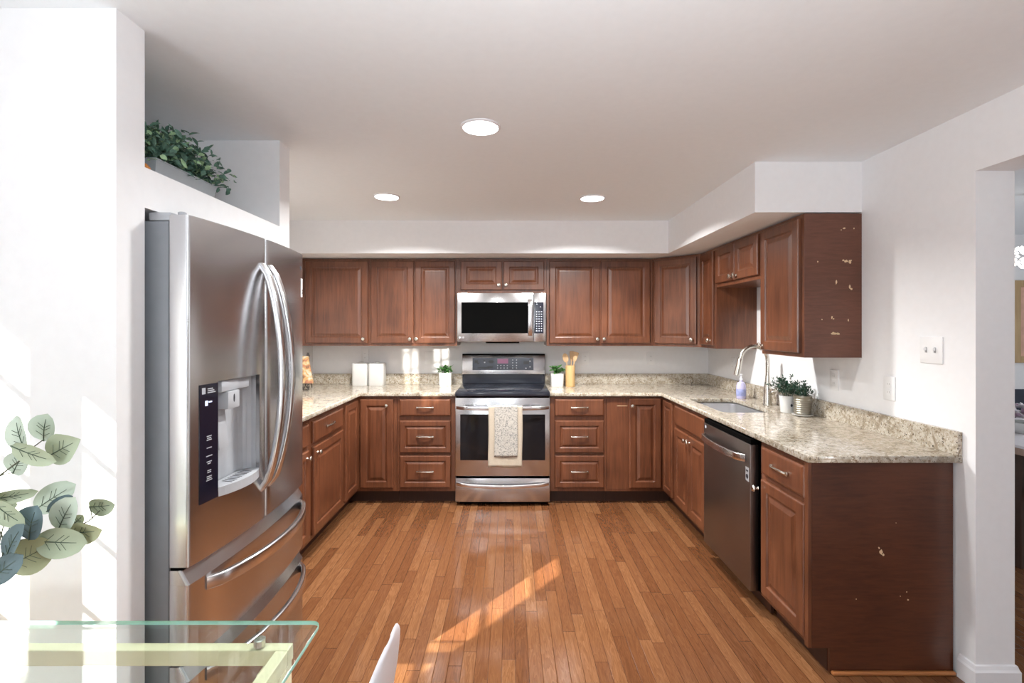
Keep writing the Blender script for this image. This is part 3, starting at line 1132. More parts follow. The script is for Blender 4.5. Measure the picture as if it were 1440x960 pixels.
for cx, cz in ((0.142, 0.055), (0.18, 0.068), (0.18, 0.12), (-0.24, 0.108)):
    bm = BM()
    bgquad(bm, cx - 0.006, cx + 0.006, cz - 0.005, cz + 0.005, 0.0031, 0.0035)
    mk('panel_button', bm, LITEMARK, dp)
# oven door
bm = BM()
FO = Frame((0, 3.997, 0), (1, 0, 0), (0, -1, 0))
FO.box(bm, RX0, RX1, 0.243, 0.876, 0, 0.032, 0.005)
od = mk('oven_door', bm, STEEL, t, True)
bm = BM(); FO.box(bm, -0.407, 0.280, 0.372, 0.742, 0.0322, 0.0335); mk('oven_window', bm, BLACKG, od)
for a0, a1 in ((-0.37, -0.30), (-0.285, -0.19), (0.10, 0.155), (0.165, 0.235)):
    bm = BM()
    FO.box(bm, a0, a1, 0.815, 0.820, 0.0322, 0.0328)
    mk('vent_slot', bm, BLACKM, od)
def bow_handle(F, a0, a1, b, c0, out, hw, name, parent, th=0.007, sag=0.0, n=17, mat=None):
    bm = BM()
    pts = []
    for k in range(n):
        s = k / (n - 1)
        q = 1 - (2 * s - 1) ** 2
        e = min(1, min(s, 1 - s) / 0.06)
        pts.append(F.p(a0 + (a1 - a0) * s, b - sag * q, c0 + 0.006 + (out * (0.45 + 0.55 * q) if e >= 1 else out * 0.45 * e)))
    sweep(bm, pts, rrect(hw, th, 0.004), Z)
    return mk(name, bm, mat or STEELH, parent, True)
bow_handle(FO, RX0 + 0.012, RX1 - 0.012, 0.800, 0.032, 0.045, 0.015, 'oven_handle', od, sag=0.004)
# drawer
bm = BM(); FO.box(bm, RX0, RX1, 0.034, 0.226, 0, 0.032, 0.005); dr = mk('warming_drawer', bm, STEEL, t, True)
bow_handle(FO, RX0 + 0.012, RX1 - 0.012, 0.185, 0.032, 0.035, 0.014, 'drawer_handle', dr, sag=0.018)

# towels on the oven handle
HB = FO.p(0, 0.80, 0.032 + 0.006 + 0.0445).y


def towel(name, label, x0, x1, zf, zb, off, mat, ph, seed):
    rnd = random.Random(seed)
    path = []
    top = 0.8155 + off
    yf = HB - 0.0125 - off
    yb = HB + 0.0115 + off
    n = 22
    for k in range(n + 1):
        path.append((yf, zf + (top - 0.006 - zf) * k / n))
    path += [(HB - 0.008 - off * 0.6, top), (HB, top + 0.002), (HB + 0.007 + off * 0.5, top)]
    for k in range(1, 9):
        path.append((yb, top - 0.006 - (top - 0.006 - zb) * k / 8))
    bm = BM()
    m = 18
    grid = []
    for i, (y, z) in enumerate(path):
        row = []
        fr = max(0, (0.80 - z) / 0.5)
        for j in range(m + 1):
            s = j / m
            wav = 0.0035 * fr * math.sin(s * 9 + ph) + 0.002 * fr * math.sin(s * 21 + 2 * ph)
            yy = y - abs(wav) * 1.0 if i <= n + 1 else y + 0.0
            zz = z + (0.004 * math.sin(s * 7 + ph) if i == 0 else 0)
            xx = x0 + (x1 - x0) * s + 0.004 * fr * math.sin(z * 11 + ph) * (1 if i <= n else 0)
            row.append(bm.verts.new((xx, yy, zz)))
        grid.append(row)
    for i in range(len(grid) - 1):
        for j in range(m):
            bm.faces.new([grid[i][j], grid[i][j + 1], grid[i + 1][j + 1], grid[i + 1][j]])
    o = mk(name, bm, mat, None, True, label=label, cat='towel', group='towels on the oven handle')
    md = o.modifiers.new('thickness', 'SOLIDIFY')
    md.thickness = 0.0016
    md.offset = 0
    return o


towel('dish_towel', 'cream linen towel hanging behind the patterned one on the oven handle', -0.176, 0.094, 0.332, 0.56, 0.001, TOWELC, 0.4, 1)
towel('dish_towel', 'grey patterned towel hanging over the cream one on the oven handle', -0.128, 0.055, 0.415, 0.66, 0.0062, TOWELP, 1.3, 2)

# ------------------------------------------------------------------ microwave
t = thing('microwave', 'stainless over-the-range microwave below the short wall cabinet', 'microwave', (-0.077, 4.42, 1.33))
FM = Frame((0, 4.25, 0), (1, 0, 0), (0, -1, 0))
MX0, MX1 = -0.459, 0.306
bm = BM(); box(bm, MX0 + 0.002, MX1 - 0.002, 4.252, 4.617, 1.322, 1.742); mk('case', bm, GREYP, t)
bm = BM(); FM.box(bm, MX0, 0.198, 1.321, 1.741, 0, 0.03, 0.004); md_ = mk('microwave_door', bm, STEEL, t, True)
bm = BM(); FM.box(bm, 0.1985, MX1, 1.321, 1.741, 0, 0.03, 0.004); kp = mk('control_side', bm, STEEL, t, True)
bm = BM(); FM.box(bm, -0.423, 0.147, 1.394, 1.660, 0.0302, 0.0312); mk('microwave_window', bm, BLACKM, md_)
bm = BM(); FM.box(bm, 0.186, 0.190, 1.394, 1.660, 0.0302, 0.0306); mk('door_edge_line', bm, BLACKM, md_)
bm = BM()
pts = []
for k in range(15):
    s = k / 14
    q = math.sin(math.pi * s)
    pts.append(FM.p(0.169, 1.375 + 0.31 * s, 0.034 + 0.028 * q ** 0.5))
sweep(bm, pts, rrect(0.017, 0.006, 0.003), (1, 0, 0))
mk('microwave_handle', bm, STEELH, md_, True)
bm = BM(); FM.box(bm, 0.203, 0.283, 1.394, 1.660, 0.0302, 0.0312); kd = mk('keypad', bm, PANELD, kp)
bm = BM()
for r_ in range(9):
    for c_ in range(3):
        cz = 1.415 + r_ * 0.0205
        cx = 0.224 + c_ * 0.021
        w = random.uniform(0.007, 0.013)
        FM.box(bm, cx - w / 2, cx + w / 2, cz - 0.0035, cz + 0.0035, 0.0313, 0.0316)
for cx, cz, w in ((0.226, 1.645, 0.012), (0.256, 1.622, 0.012)):
    FM.box(bm, cx - w / 2, cx + w / 2, cz - 0.003, cz + 0.003, 0.0313, 0.0316)
mk('key_legend', bm, LITEMARK, kd)
bm = BM(); box(bm, -0.215, 0.075, 4.24, 4.40, 1.308, 1.321, 0.004); mk('underside_vent', bm, BLACKM, t)
RF = Matrix(((1, 0, 0, 0), (0, 0, -1, 0), (0, 1, 0, 0), (0, 0, 0, 1)))      # lettering facing the camera side
bm = text_bm('LG', 0.018, Matrix.Translation(FM.p(-0.412, 1.358, 0.0306)) @ RF)
lathe(bm, [(0.0, 0), (0.0075, 0), (0.0075, 0.0006), (0, 0.0006)], FM.p(-0.437, 1.358, 0.0302), 16, FM.n)
mk('maker_badge', bm, LITEMARK, md_)

# ------------------------------------------------------------------ dishwasher
t = thing('dishwasher', 'dark stainless dishwasher between sink cabinet and end cabinet', 'dishwasher', (1.55, 2.78, 0))
bm = BM(); FR.box(bm, 2.457, 3.030, 0.10, CB - 0.002, -0.58, -0.012); FR.box(bm, 2.50, 3.02, 0, 0.1, -0.55, -0.07); mk('tub', bm, BLACKM, t)
bm = BM(); FR.box(bm, 2.460, 3.100, 0.012, 0.099, -0.066, -0.050); mk('kick_plate', bm, TOEK, t)
FW = Frame((1.262, 0, 0), (0, 1, 0), (-1, 0, 0))
bm = BM(); FW.box(bm, 2.494, 3.092, 0.100, 0.846, 0.0, 0.045, 0.004); dd_ = mk('dishwasher_door', bm, STEELD, t, True)
bm = BM(); FW.box(bm, 2.494, 3.092, 0.8465, 0.874, 0.0, 0.042, 0.003); mk('control_strip', bm, BLACKM, t)
bow_handle(FW, 2.53, 3.055, 0.770, 0.045, 0.05, 0.019, 'dishwasher_handle', dd_, th=0.006)
bm = BM(); FW.box(bm, 2.505, 2.540, 0.655, 0.725, 0.0452, 0.0458, 0.0); st = mk('sticker', bm, GREYL, dd_)
bm = BM()
lathe(bm, [(0, 0), (0.0125, 0), (0.0125, 0.0003), (0, 0.0003)], FW.p(2.523, 0.678, 0.0459), 18, FW.n)
FW.box(bm, 2.512, 2.534, 0.703, 0.712, 0.0459, 0.0462)
mk('sticker_print', bm, DARKMARK, st)
bm = BM(); lathe(bm, [(0, 0), (0.009, 0), (0.009, 0.0006), (0, 0.0006)], FW.p(3.06, 0.825, 0.0452), 18, FW.n); mk('round_badge', bm, LITEMARK, dd_)

# ------------------------------------------------------------------ refrigerator
t = thing('refrigerator', 'stainless french-door refrigerator with ice dispenser in the white alcove', 'refrigerator', (-1.4, 1.89, 0))
Y0, Y1 = 1.482, 2.300
bm = BM(); box(bm, -1.80, -1.034, Y0 + 0.003, Y1 - 0.01, 0.045, 1.765, 0.006); box(bm, -1.78, -1.06, Y0 + 0.03, Y1 - 0.03, 0.0, 0.045)
mk('cabinet_case', bm, GREYP, t, True)


def fx(y):               # bowed front
    s = (y - (Y0 + Y1) / 2) / ((Y1 - Y0) / 2)
    return -0.972 + 0.030 * (1 - s * s)


def front_plan(y0, y1, back=-1.030, r=0.010, n=14):
    pts = [(back, y0), ]
    for k in range(5):
        a = math.radians(90 - 90 * k / 4)
        pts.append((fx(y0) - r + r * math.cos(a), y0 + r - r * math.sin(a)))
    for k in range(1, n):
        y = y0 + r + (y1 - y0 - 2 * r) * k / n
        pts.append((fx(y), y))
    for k in range(5):
        a = math.radians(90 * k / 4)
        pts.append((fx(y1) - r + r * math.cos(a), y1 - r + r * math.sin(a)))
    pts.append((back, y1))
    return pts


YM = (Y0 + Y1) / 2
bm = BM(); prism(bm, front_plan(Y0, YM - 0.003), 0.716, 1.782)
dn = mk('fridge_door', bm, STEEL, t, True)
bm = BM(); prism(bm, front_plan(YM + 0.003, Y1), 0.716, 1.782)
df = mk('fridge_door', bm, STEEL, t, True)


def drawer_front(z0, z1, nm):
    bm = BM()
    prism(bm, front_plan(Y0, Y1), z0, z1 - 0.045)
    # scooped lip: the top edge leans back
    pl = front_plan(Y0, Y1)
    lo = [bm.verts.new((x, y, z1 - 0.0452)) for x, y in pl]
    hi = [bm.verts.new((min(x, -1.03) if x < -1.02 else x - 0.026, y, z1)) for x, y in pl]
    for k in range(len(pl)):
        j = (k + 1) % len(pl)
        bm.faces.new([lo[k], lo[j], hi[j], hi[k]])
    bm.faces.new(hi)
    return mk(nm, bm, STEEL, t, True)


d1 = drawer_front(0.424, 0.706, 'freezer_drawer')
d2 = drawer_front(0.070, 0.414, 'freezer_drawer')
bm = BM(); box(bm, -1.03, -0.99, Y0 + 0.004, Y1 - 0.004, 0.7065, 0.7155); box(bm, -1.03, -0.99, Y0 + 0.004, Y1 - 0.004, 0.4145, 0.4235)
mk('gasket', bm, BLACKM, t)


def fridge_bar(name, pts, ref, w, th, parent):
    bm = BM()
    sweep(bm, pts, rrect(w, th, min(w, th) * 0.6), ref)
    return mk(name, bm, STEELH, parent, True)


for s, par in ((-1, dn), (1, df)):
    pts = []
    for k in range(25):
        q = k / 24
        arch = math.sin(math.pi * q) ** 0.6
        y = YM + s * (0.030 + 0.010 * math.sin(math.pi * q))
        pts.append((fx(YM) - 0.004 + 0.085 * arch, y, 0.83 + 0.85 * q))
    fridge_bar('door_handle', pts, (0, 1, 0), 0.017, 0.011, par)
for par, z in ((d1, 0.632), (d2, 0.345)):
    pts = []
    for k in range(25):
        q = k / 24
        arch = math.sin(math.pi * q) ** 0.55
        y = Y0 + 0.075 + (Y1 - Y0 - 0.12) * q
        pts.append((fx(y) - 0.004 + 0.075 * arch, y, z))
    fridge_bar('drawer_handle', pts, (0, 0, 1), 0.021, 0.010, par)
# hinge covers on top
for y in (Y0 + 0.025, Y1 - 0.055):
    bm = BM()
    box(bm, -1.10, -1.03, y - 0.018, y + 0.03, 1.766, 1.792, 0.005)
    lathe(bm, [(0.012, 0), (0.012, 0.012), (0.009, 0.014), (0, 0.014)], (-1.012, y + 0.006, 1.7825), 16)
    mk('hinge_cover', bm, GREYL, t, True)

# ice and water dispenser in the near door
DY0, DY1, DZ0, DZ1 = 1.604, 1.842, 0.905, 1.266
cut = BM(); box(cut, -1.012, -0.90, DY0, DY1, DZ0, DZ1)
me = bpy.data.meshes.new('cut'); cut.to_mesh(me); cut.free()
co = bpy.data.objects.new('cut', me); COL.objects.link(co)
co.location = -ORG[dn.name] + ORG[t.name]
me.transform(Matrix.Translation(-ORG[dn.name])); co.location = ORG[t.name]
mod = dn.modifiers.new('cavity', 'BOOLEAN'); mod.operation = 'DIFFERENCE'; mod.object = co; mod.solver = 'EXACT'
bpy.context.view_layer.update()
dg = bpy.context.evaluated_depsgraph_get()
nm = bpy.data.meshes.new_from_object(dn.evaluated_get(dg))
dn.modifiers.clear(); dn.data = nm
bpy.data.objects.remove(co); bpy.data.meshes.remove(me)

bm = BM()                                # curved liner of the cavity
sec = []
for k in range(15):
    a = math.pi * k / 14
    sec.append((-0.956 - 0.052 * math.sin(a) ** 0.8, DY0 + (DY1 - DY0) * (0.5 - 0.5 * math.cos(a)) * 0.996 + 0.0005))
for (xa, ya), (xb, yb) in zip(sec, sec[1:]):
    hexa(bm, [V(p) for p in ((xa, ya, DZ0 + 0.001), (xb, yb, DZ0 + 0.001), (xa - 0.0015, ya, DZ0 + 0.001), (xb - 0.0015, yb, DZ0 + 0.001),
                             (xa, ya, DZ1 - 0.001), (xb, yb, DZ1 - 0.001), (xa - 0.0015, ya, DZ1 - 0.001), (xb - 0.0015, yb, DZ1 - 0.001))])
dsp = mk('dispenser_liner', bm, GREYL, dn, True)
bm = BM()
pl = [(fx(1.53) + 0.0012, 1.522), (fx(1.60) + 0.0022, 1.602), (fx(1.60) - 0.004, 1.602), (fx(1.53) - 0.004, 1.522)]
prism(bm, pl, 0.890, 1.262)
cp = mk('control_panel', bm, PANELD, dn)
bm = BM()
def cpm(bm, y0, y1, z0, z1):
    xa = fx(1.53) + 0.0012 + (y0 - 1.522) / 0.08 * (pl[1][0] - pl[0][0]) + 0.0001
    xb = fx(1.53) + 0.0012 + (y1 - 1.522) / 0.08 * (pl[1][0] - pl[0][0]) + 0.0001
    hexa(bm, [V(p) for p in ((xa, y0, z0), (xb, y1, z0), (xa + 0.0004, y0, z0), (xb + 0.0004, y1, z0), (xa, y0, z1), (xb, y1, z1), (xa + 0.0004, y0, z1), (xb + 0.0004, y1, z1))])
for z, rows in ((1.083, 3), (1.058, 1), (1.032, 1), (1.008, 2), (0.980, 2), (0.955, 3)):
    for r_ in range(rows):
        w = random.uniform(0.012, 0.03)
        cpm(bm, 1.562 - w / 2, 1.562 + w / 2, z + r_ * 0.006, z + r_ * 0.006 + 0.003)
cpm(bm, 1.531, 1.546, 1.232, 1.252)
for r_ in range(3):
    cpm(bm, 1.555, 1.59 - r_ * 0.006, 1.233 + r_ * 0.006, 1.2365 + r_ * 0.006)
mk('panel_lettering', bm, GREYL, cp)
bm = BM(); cpm(bm, 1.545, 1.556, 1.194, 1.210); cpm(bm, 1.56, 1.574, 1.203, 1.207); mk('lit_icon', bm, BLUEMARK, cp)
bm = BM()
box(bm, -1.0, -0.952, 1.655, 1.725, 1.165, 1.225, 0.003); box(bm, -1.0, -0.958, 1.628, 1.80, 1.226, 1.2648, 0.004)
noz = mk('dispenser_nozzle', bm, GREYL, dn, True)
bm = BM()
prism(bm, [(1.690 + 0.0045 * math.cos(2 * math.pi * k / 16), 1.20 + 0.014 * math.sin(2 * math.pi * k / 16)) for k in range(16)], -0.9518, -0.9512, fn=lambda a, b, z: V((z, a, b)))
mk('nozzle_mark', bm, DARKMARK, noz)
bm = BM(); hexa(bm, [V(p) for p in ((-0.975, 1.645, 1.03), (-0.975, 1.70, 1.03), (-0.985, 1.645, 1.03), (-0.985, 1.70, 1.03), (-0.99, 1.645, 1.164), (-0.99, 1.70, 1.164), (-1.0, 1.645, 1.164), (-1.0, 1.70, 1.164))], 0.002)
mk('dispenser_paddle', bm, GREYL, dn, True)
bm = BM()
pl2 = [(-1.0, DY0 + 0.002), (fx(DY0), DY0 + 0.002)]
for k in range(1, 12):
    q = k / 12
    pl2.append((fx(DY0 + (DY1 - DY0) * q) + 0.026 * math.sin(math.pi * q) ** 0.8, DY0 + (DY1 - DY0) * q))
pl2 += [(fx(DY1), DY1 - 0.002), (-1.0, DY1 - 0.002)]
prism(bm, pl2, 0.888, 0.918)
tr = mk('drip_tray', bm, GREYL, dn)
bm = BM()
for k in range(9):
    y = DY0 + 0.07 + k * 0.0155
    hexa(bm, [V(p) for p in ((-0.985, y, 0.9182), (-0.945, y - 0.012, 0.9182), (-0.985, y + 0.006, 0.9182), (-0.945, y - 0.006, 0.9182),
                             (-0.985, y, 0.9186), (-0.945, y - 0.012, 0.9186), (-0.985, y + 0.006, 0.9186), (-0.945, y - 0.006, 0.9186))])
mk('tray_slot', bm, DARKMARK, tr)
# badge and sticker on the far door
bm = BM()
ys = 2.272
xx = fx(ys) + 0.0004
hexa(bm, [V(p) for p in ((fx(ys - .012) + .0003, ys - .012, 1.583), (fx(ys + .012) + .0003, ys + .012, 1.583), (fx(ys - .012) + .001, ys - .012, 1.583), (fx(ys + .012) + .001, ys + .012, 1.583),
                         (fx(ys - .012) + .0003, ys - .012, 1.668), (fx(ys + .012) + .0003, ys + .012, 1.668), (fx(ys - .012) + .001, ys - .012, 1.668), (fx(ys + .012) + .001, ys + .012, 1.668))])
st = mk('sticker', bm, PLATE, df)
bm = BM()
lathe(bm, [(0.010, 0), (0.010, 0.0004), (0.006, 0.0004), (0.006, 0)], (fx(ys) + 0.0012, ys, 1.608), 20, (1, 0, 0), cap=False)
mk('sticker_print', bm, DARKMARK, st)
bm = BM()
lathe(bm, [(0, 0), (0.010, 0), (0.010, 0.0006), (0, 0.0006)], (fx(2.255) + 0.0006, 2.255, 1.715), 20, (1, 0, 0))
mk('round_badge', bm, DARKMARK, df)

# ------------------------------------------------------------------ things on the worktops
def canister(x, y, label):
    t = thing('canister', label, 'canister', (x, y, CT), 'white canisters')
    bm = BM()
    pl = rrect(0.070, 0.060, 0.022, 5)
    prof = [(0.96, 0.0005), (1.0, 0.006), (1.0, 0.186), (0.985, 0.190)]
    rings = [[bm.verts.new((x + a * s, y + b * s, CT + h)) for a, b in pl] for s, h in prof]
    for A_, B_ in zip(rings, rings[1:]):
        for k in range(len(pl)):
            j = (k + 1) % len(pl)
            bm.faces.new([A_[k], A_[j], B_[j], B_[k]])
    bm.faces.new(rings[0]); bm.faces.new(rings[-1])
    mk('jar', bm, WHITEC, t, True)
    bm = BM()
    rings = [[bm.verts.new((x + a * s, y + b * s, CT + h)) for a, b in pl] for s, h in ((1.0, 0.1905), (1.0, 0.198), (0.93, 0.203))]
    for A_, B_ in zip(rings, rings[1:]):
        for k in range(len(pl)):
            j = (k + 1) % len(pl)
            bm.faces.new([A_[k], A_[j], B_[j], B_[k]])
    bm.faces.new(rings[0]); bm.faces.new(rings[-1])
    ld = mk('lid', bm, WHITEC, t, True)
    bm = BM(); lathe(bm, [(0.02, 0), (0.024, 0.004), (0.022, 0.011), (0, 0.012)], (x, y, CT + 0.2035), 18); mk('lid_knob', bm, WHITEC, ld, True)


canister(-1.375, 4.515, 'white ceramic lidded canister, left of the pair by the left backsplash')
canister(-1.226, 4.515, 'white ceramic lidded canister, right of the pair by the left backsplash')


def herb(x, y, w, h, label, sides=4, seed=1):
    rnd = random.Random(seed)
    t = thing('potted_herb', label, 'plant', (x, y, CT), 'potted herbs beside the range')
    bm = BM()
    pl = rrect(w / 2, w / 2, 0.018, 4)
    prof = [(0.93, 0.0005), (0.96, 0.006), (1.0, h), (0.94, h), (0.90, h - 0.012), ]
    rings = [[bm.verts.new((x + a * s, y + b * s, CT + hh)) for a, b in pl] for s, hh in prof]
    for A_, B_ in zip(rings, rings[1:]):
        for k in range(len(pl)):
            j = (k + 1) % len(pl)
            bm.faces.new([A_[k], A_[j], B_[j], B_[k]])
    bm.faces.new(rings[0])
    bm.faces.new(rings[-1]).material_index = 1
    mk('pot', bm, [WHITEC, SOIL], t, True)
    bm = BM()
    for k in range(80):
        a = rnd.uniform(0, 2 * math.pi)
        r = rnd.uniform(0, 0.036)
        b0 = V((x + 0.3 * r * math.cos(a), y + 0.3 * r * math.sin(a), CT + h - 0.01))
        tip = V((x + (r * 1.5) * math.cos(a), y + min(0.055, r * 1.3 * math.sin(a)) if math.sin(a) > 0 else y + r * 1.3 * math.sin(a), CT + h + rnd.uniform(0.0, 0.055)))
        d = V((0.6 * math.cos(a), math.sin(a), rnd.uniform(-0.3, 0.9)))
        if d.y > 0.3: d.y = 0.3
        leaf(bm, tip, d, V((rnd.uniform(-.4, .4), rnd.uniform(-.6, 0), 1)), rnd.uniform(0.024, 0.036), rnd.uniform(0.019, 0.027), 0, 0.2, 0.25)
    for k in range(14):
        a = rnd.uniform(0, 2 * math.pi)
        tube(bm, [(x, y, CT + h - 0.012), (x + 0.02 * math.cos(a), y + 0.02 * math.sin(a), CT + h + 0.02), (x + 0.045 * math.cos(a), y + 0.04 * math.sin(a), CT + h + 0.03)], 0.0014, 5)
    mk('foliage', bm, LEAFG, t)


herb(-0.598, 4.505, 0.112, 0.118, 'leafy green herb in a square white pot left of the range', seed=3)
herb(0.419, 4.44, 0.116, 0.118, 'leafy green herb in a square white pot right of the range', seed=5)

# utensil crock and its tools
CXu, CYu = 0.537, 4.42
t = thing('utensil_holder', 'tall pale bamboo utensil holder right of the range', 'utensil holder', (CXu, CYu, CT))
bm = BM(); lathe(bm, [(0, 0.0005), (0.042, 0.0005), (0.043, 0.003), (0.043, 0.186), (0.041, 0.188), (0.038, 0.186), (0.038, 0.01), (0, 0.01)], (CXu, CYu, CT), 28, cap=False)
mk('cylinder_body', bm, BAMBOO, t, True)


def utensil(name, label, base, tip, kind):
    base, tip = V(base), V(tip)
    d = (tip - base).normalized()
    ln = (tip - base).length
    bm = BM()
    side = V((1, 0, 0)) - d * d.x
    side.normalize()
    nrm = side.cross(d).normalized()
    hl = 0.085
    tube(bm, [base, base + d * (ln - hl + 0.012)], 0.0055, 8)
    out = []
    if kind == 'spoon':
        for k in range(20):
            a = 2 * math.pi * k / 20
            out.append((0.026 * math.sin(a), hl / 2 - hl / 2 * math.cos(a)))
    else:
        out = [(-0.007, 0), (0.007, 0), (0.017, 0.03), (0.024, hl), (0.012, hl + 0.004), (-0.012, hl + 0.004), (-0.024, hl), (-0.017, 0.03)]
    b0 = base + d * (ln - hl)
    prism(bm, out, -0.0035, 0.0035, fn=lambda x, y, z: b0 + side * x + d * y + nrm * z)
    if kind == 'slotted':
        pass
    mk(name, bm, SPOONW, None, True, label=label, cat='utensil', group='wooden utensils in the holder')


utensil('wooden_spoon', 'rounded wooden spoon leaning left in the bamboo holder', (CXu + 0.012, CYu, CT + 0.012), (CXu - 0.052, CYu - 0.006, CT + 0.298), 'spoon')
utensil('wooden_spatula', 'flat wooden spatula standing upright in the bamboo holder', (CXu - 0.008, CYu + 0.014, CT + 0.012), (CXu + 0.020, CYu + 0.016, CT + 0.312), 'flat')
utensil('wooden_turner', 'narrow wooden turner leaning right in the bamboo holder', (CXu - 0.010, CYu - 0.016, CT + 0.012), (CXu + 0.053, CYu - 0.014, CT + 0.305), 'flat')

# soap bottle
sx, sy = 1.722, 3.665
t = thing('soap_bottle', 'clear soap bottle with lavender label behind the sink', 'bottle', (sx, sy, CT))
bm = BM(); lathe(bm, [(0, 0.0005), (0.031, 0.0005), (0.034, 0.006), (0.034, 0.095), (0.026, 0.118), (0.012, 0.126), (0.012, 0.136), (0, 0.136)], (sx, sy, CT), 24, cap=False); mk('bottle', bm, SOAP, t, True)
bm = BM(); lathe(bm, [(0.0345, 0.02), (0.0348, 0.022), (0.0348, 0.07), (0.0345, 0.072)], (sx, sy, CT), 24, cap=False); mk('wrap_label', bm, SOAPL, t, True)
bm = BM(); lathe(bm, [(0.013, 0.1365), (0.013, 0.15), (0.005, 0.152), (0.005, 0.172), (0.011, 0.174), (0.011, 0.182), (0, 0.183)], (sx, sy, CT), 16, cap=True)
tube(bm, [(sx, sy, CT + 0.178), (sx - 0.02, sy - 0.02, CT + 0.178), (sx - 0.028, sy - 0.028, CT + 0.172)], 0.004, 8); mk('pump', bm, WHITEP, t, True)


def sprigs(bm, x, y, z, n, spread, hgt, rnd, ybias=0.0):
    for k in range(n):
        a = rnd.uniform(0, 2 * math.pi)
        r = rnd.uniform(0.2, 1.0) * spread
        h = hgt * rnd.uniform(0.45, 1.0) * (1.1 - 0.5 * r / spread)
        tipx = min(x + r * math.cos(a), 1.835)
        P0 = V((x + 0.02 * math.cos(a), y + 0.02 * math.sin(a), z - 0.015))
        P2 = V((tipx, y + r * math.sin(a) + ybias, z + h))
        P1 = V((x + 0.4 * (tipx - x), y + 0.4 * r * math.sin(a), z + h * 0.75))
        pts = [P0 * (1 - q) ** 2 + P1 * 2 * q * (1 - q) + P2 * q * q for q in [i / 7 for i in range(8)]]
        tube(bm, pts, 0.0011, 4, mi=1)
        for i in range(2, 8):
            for s in (0, 1, 2):
                b = pts[i] + V((rnd.uniform(-1, 1), rnd.uniform(-1, 1), rnd.uniform(-1, 1))) * 0.003
                d = V((rnd.uniform(-1, 1), rnd.uniform(-1, 1), rnd.uniform(-0.3, 1)))
                leaf(bm, b, d, V((rnd.uniform(-1, 1), rnd.uniform(-1, 1), 1)), rnd.uniform(0.012, 0.02), rnd.uniform(0.006, 0.010), 0, 0.2)
    for v in bm.verts:
        if v.co.x > 1.85: v.co.x = 1.85


rnd = random.Random(11)
px_, py_ = 1.722, 3.055
t = thing('potted_plant', 'wispy green plant in a small white pot beside the faucet', 'plant', (px_, py_, CT), 'plants beside the sink')
bm = BM(); lathe(bm, [(0, 0.0005), (0.034, 0.0005), (0.037, 0.004), (0.046, 0.102), (0.046, 0.106), (0.042, 0.106), (0.040, 0.092), (0, 0.092)], (px_, py_, CT), 24, cap=False)
pt = mk('pot', bm, WHITEC, t, True)
bm = BM(); chipc = [(px_ + 0.004 + 0.007 * math.cos(2 * math.pi * k / 12), CT + 0.05 + 0.009 * math.sin(2 * math.pi * k / 12)) for k in range(12)]
prism(bm, chipc, py_ - 0.0425, py_ - 0.0412, fn=lambda x, y, z: V((x, z, y)))
mk('pot_motif', bm, DARKMARK, pt)
bm = BM(); sprigs(bm, px_, py_, CT + 0.105, 46, 0.125, 0.135, rnd); mk('foliage', bm, [ROSEM, STEMB], t)
px_, py_ = 1.752, 2.945
t = thing('potted_plant', 'low green plant in a ribbed galvanized pot on a white saucer', 'plant', (px_, py_, CT), 'plants beside the sink')
bm = BM(); lathe(bm, [(0, 0.0005), (0.045, 0.0005), (0.057, 0.007), (0.058, 0.011), (0.05, 0.009), (0, 0.009)], (px_, py_, CT), 28, cap=False); mk('saucer', bm, WHITEC, t, True)
bm = BM()
prof = [(0, 0.0095), (0.043, 0.0095)]
for k in range(8):
    z = 0.012 + k * 0.013
    prof += [(0.0435 + 0.0006 * k, z), (0.0468 + 0.0006 * k, z + 0.0065)]
prof += [(0.051, 0.118), (0.051, 0.122), (0.046, 0.122), (0.044, 0.105), (0, 0.105)]
lathe(bm, prof, (px_, py_, CT), 28, cap=False); mk('pot', bm, GALVD, t, True)
bm = BM(); sprigs(bm, px_, py_, CT + 0.118, 26, 0.085, 0.085, rnd, 0.01); mk('foliage', bm, [ROSEM, STEMB], t)

# cookbook on an iron easel
t = thing('cookbook_easel', 'scrolled iron easel on the left worktop behind the refrigerator', 'easel', (-1.74, 4.2, CT))
bm = BM()
for s in (-0.045, 0.005):
    x = -1.745 + s
    tube(bm, [(x, 4.12, CT + 0.004), (x, 4.14, CT + 0.02), (x, 4.16, CT + 0.05), (x, 4.235, CT + 0.27)], 0.004, 8)
    tube(bm, [(x, 4.235, CT + 0.27), (x, 4.30, CT + 0.004)], 0.0035, 8)
    pts = []
    for k in range(22):
        a = k / 21 * 2 * math.pi * 1.3
        r = 0.026 - 0.016 * k / 21
        pts.append((x + 0.04, 4.12 + r * math.sin(a) * 0.9, CT + 0.032 - r * math.cos(a)))
    tube(bm, [(x, 4.12, CT + 0.006), (x + 0.04, 4.12, CT + 0.006)], 0.0035, 6)
    tube(bm, pts, 0.0035, 6)
tube(bm, [(-1.835, 4.125, CT + 0.055), (-1.675, 4.125, CT + 0.055)], 0.004, 8)
lathe(bm, [(0, 0), (0.012, 0.004), (0.014, 0.02), (0.006, 0.045), (0, 0.046)], (-1.748, 4.232, CT + 0.268), 14)
mk('easel_frame', bm, IRON, t, True)
bm = BM()
hexa(bm, [V(p) for p in ((-1.832, 4.128, CT + 0.06), (-1.664, 4.128, CT + 0.06), (-1.832, 4.148, CT + 0.06), (-1.664, 4.148, CT + 0.06),
                         (-1.832, 4.198, CT + 0.285), (-1.735, 4.198, CT + 0.285), (-1.832, 4.218, CT + 0.285), (-1.735, 4.218, CT + 0.285))], 0.002)
mk('cookbook', bm, PAGE, None, label='open cookbook with food photos propped on the iron easel', cat='book')

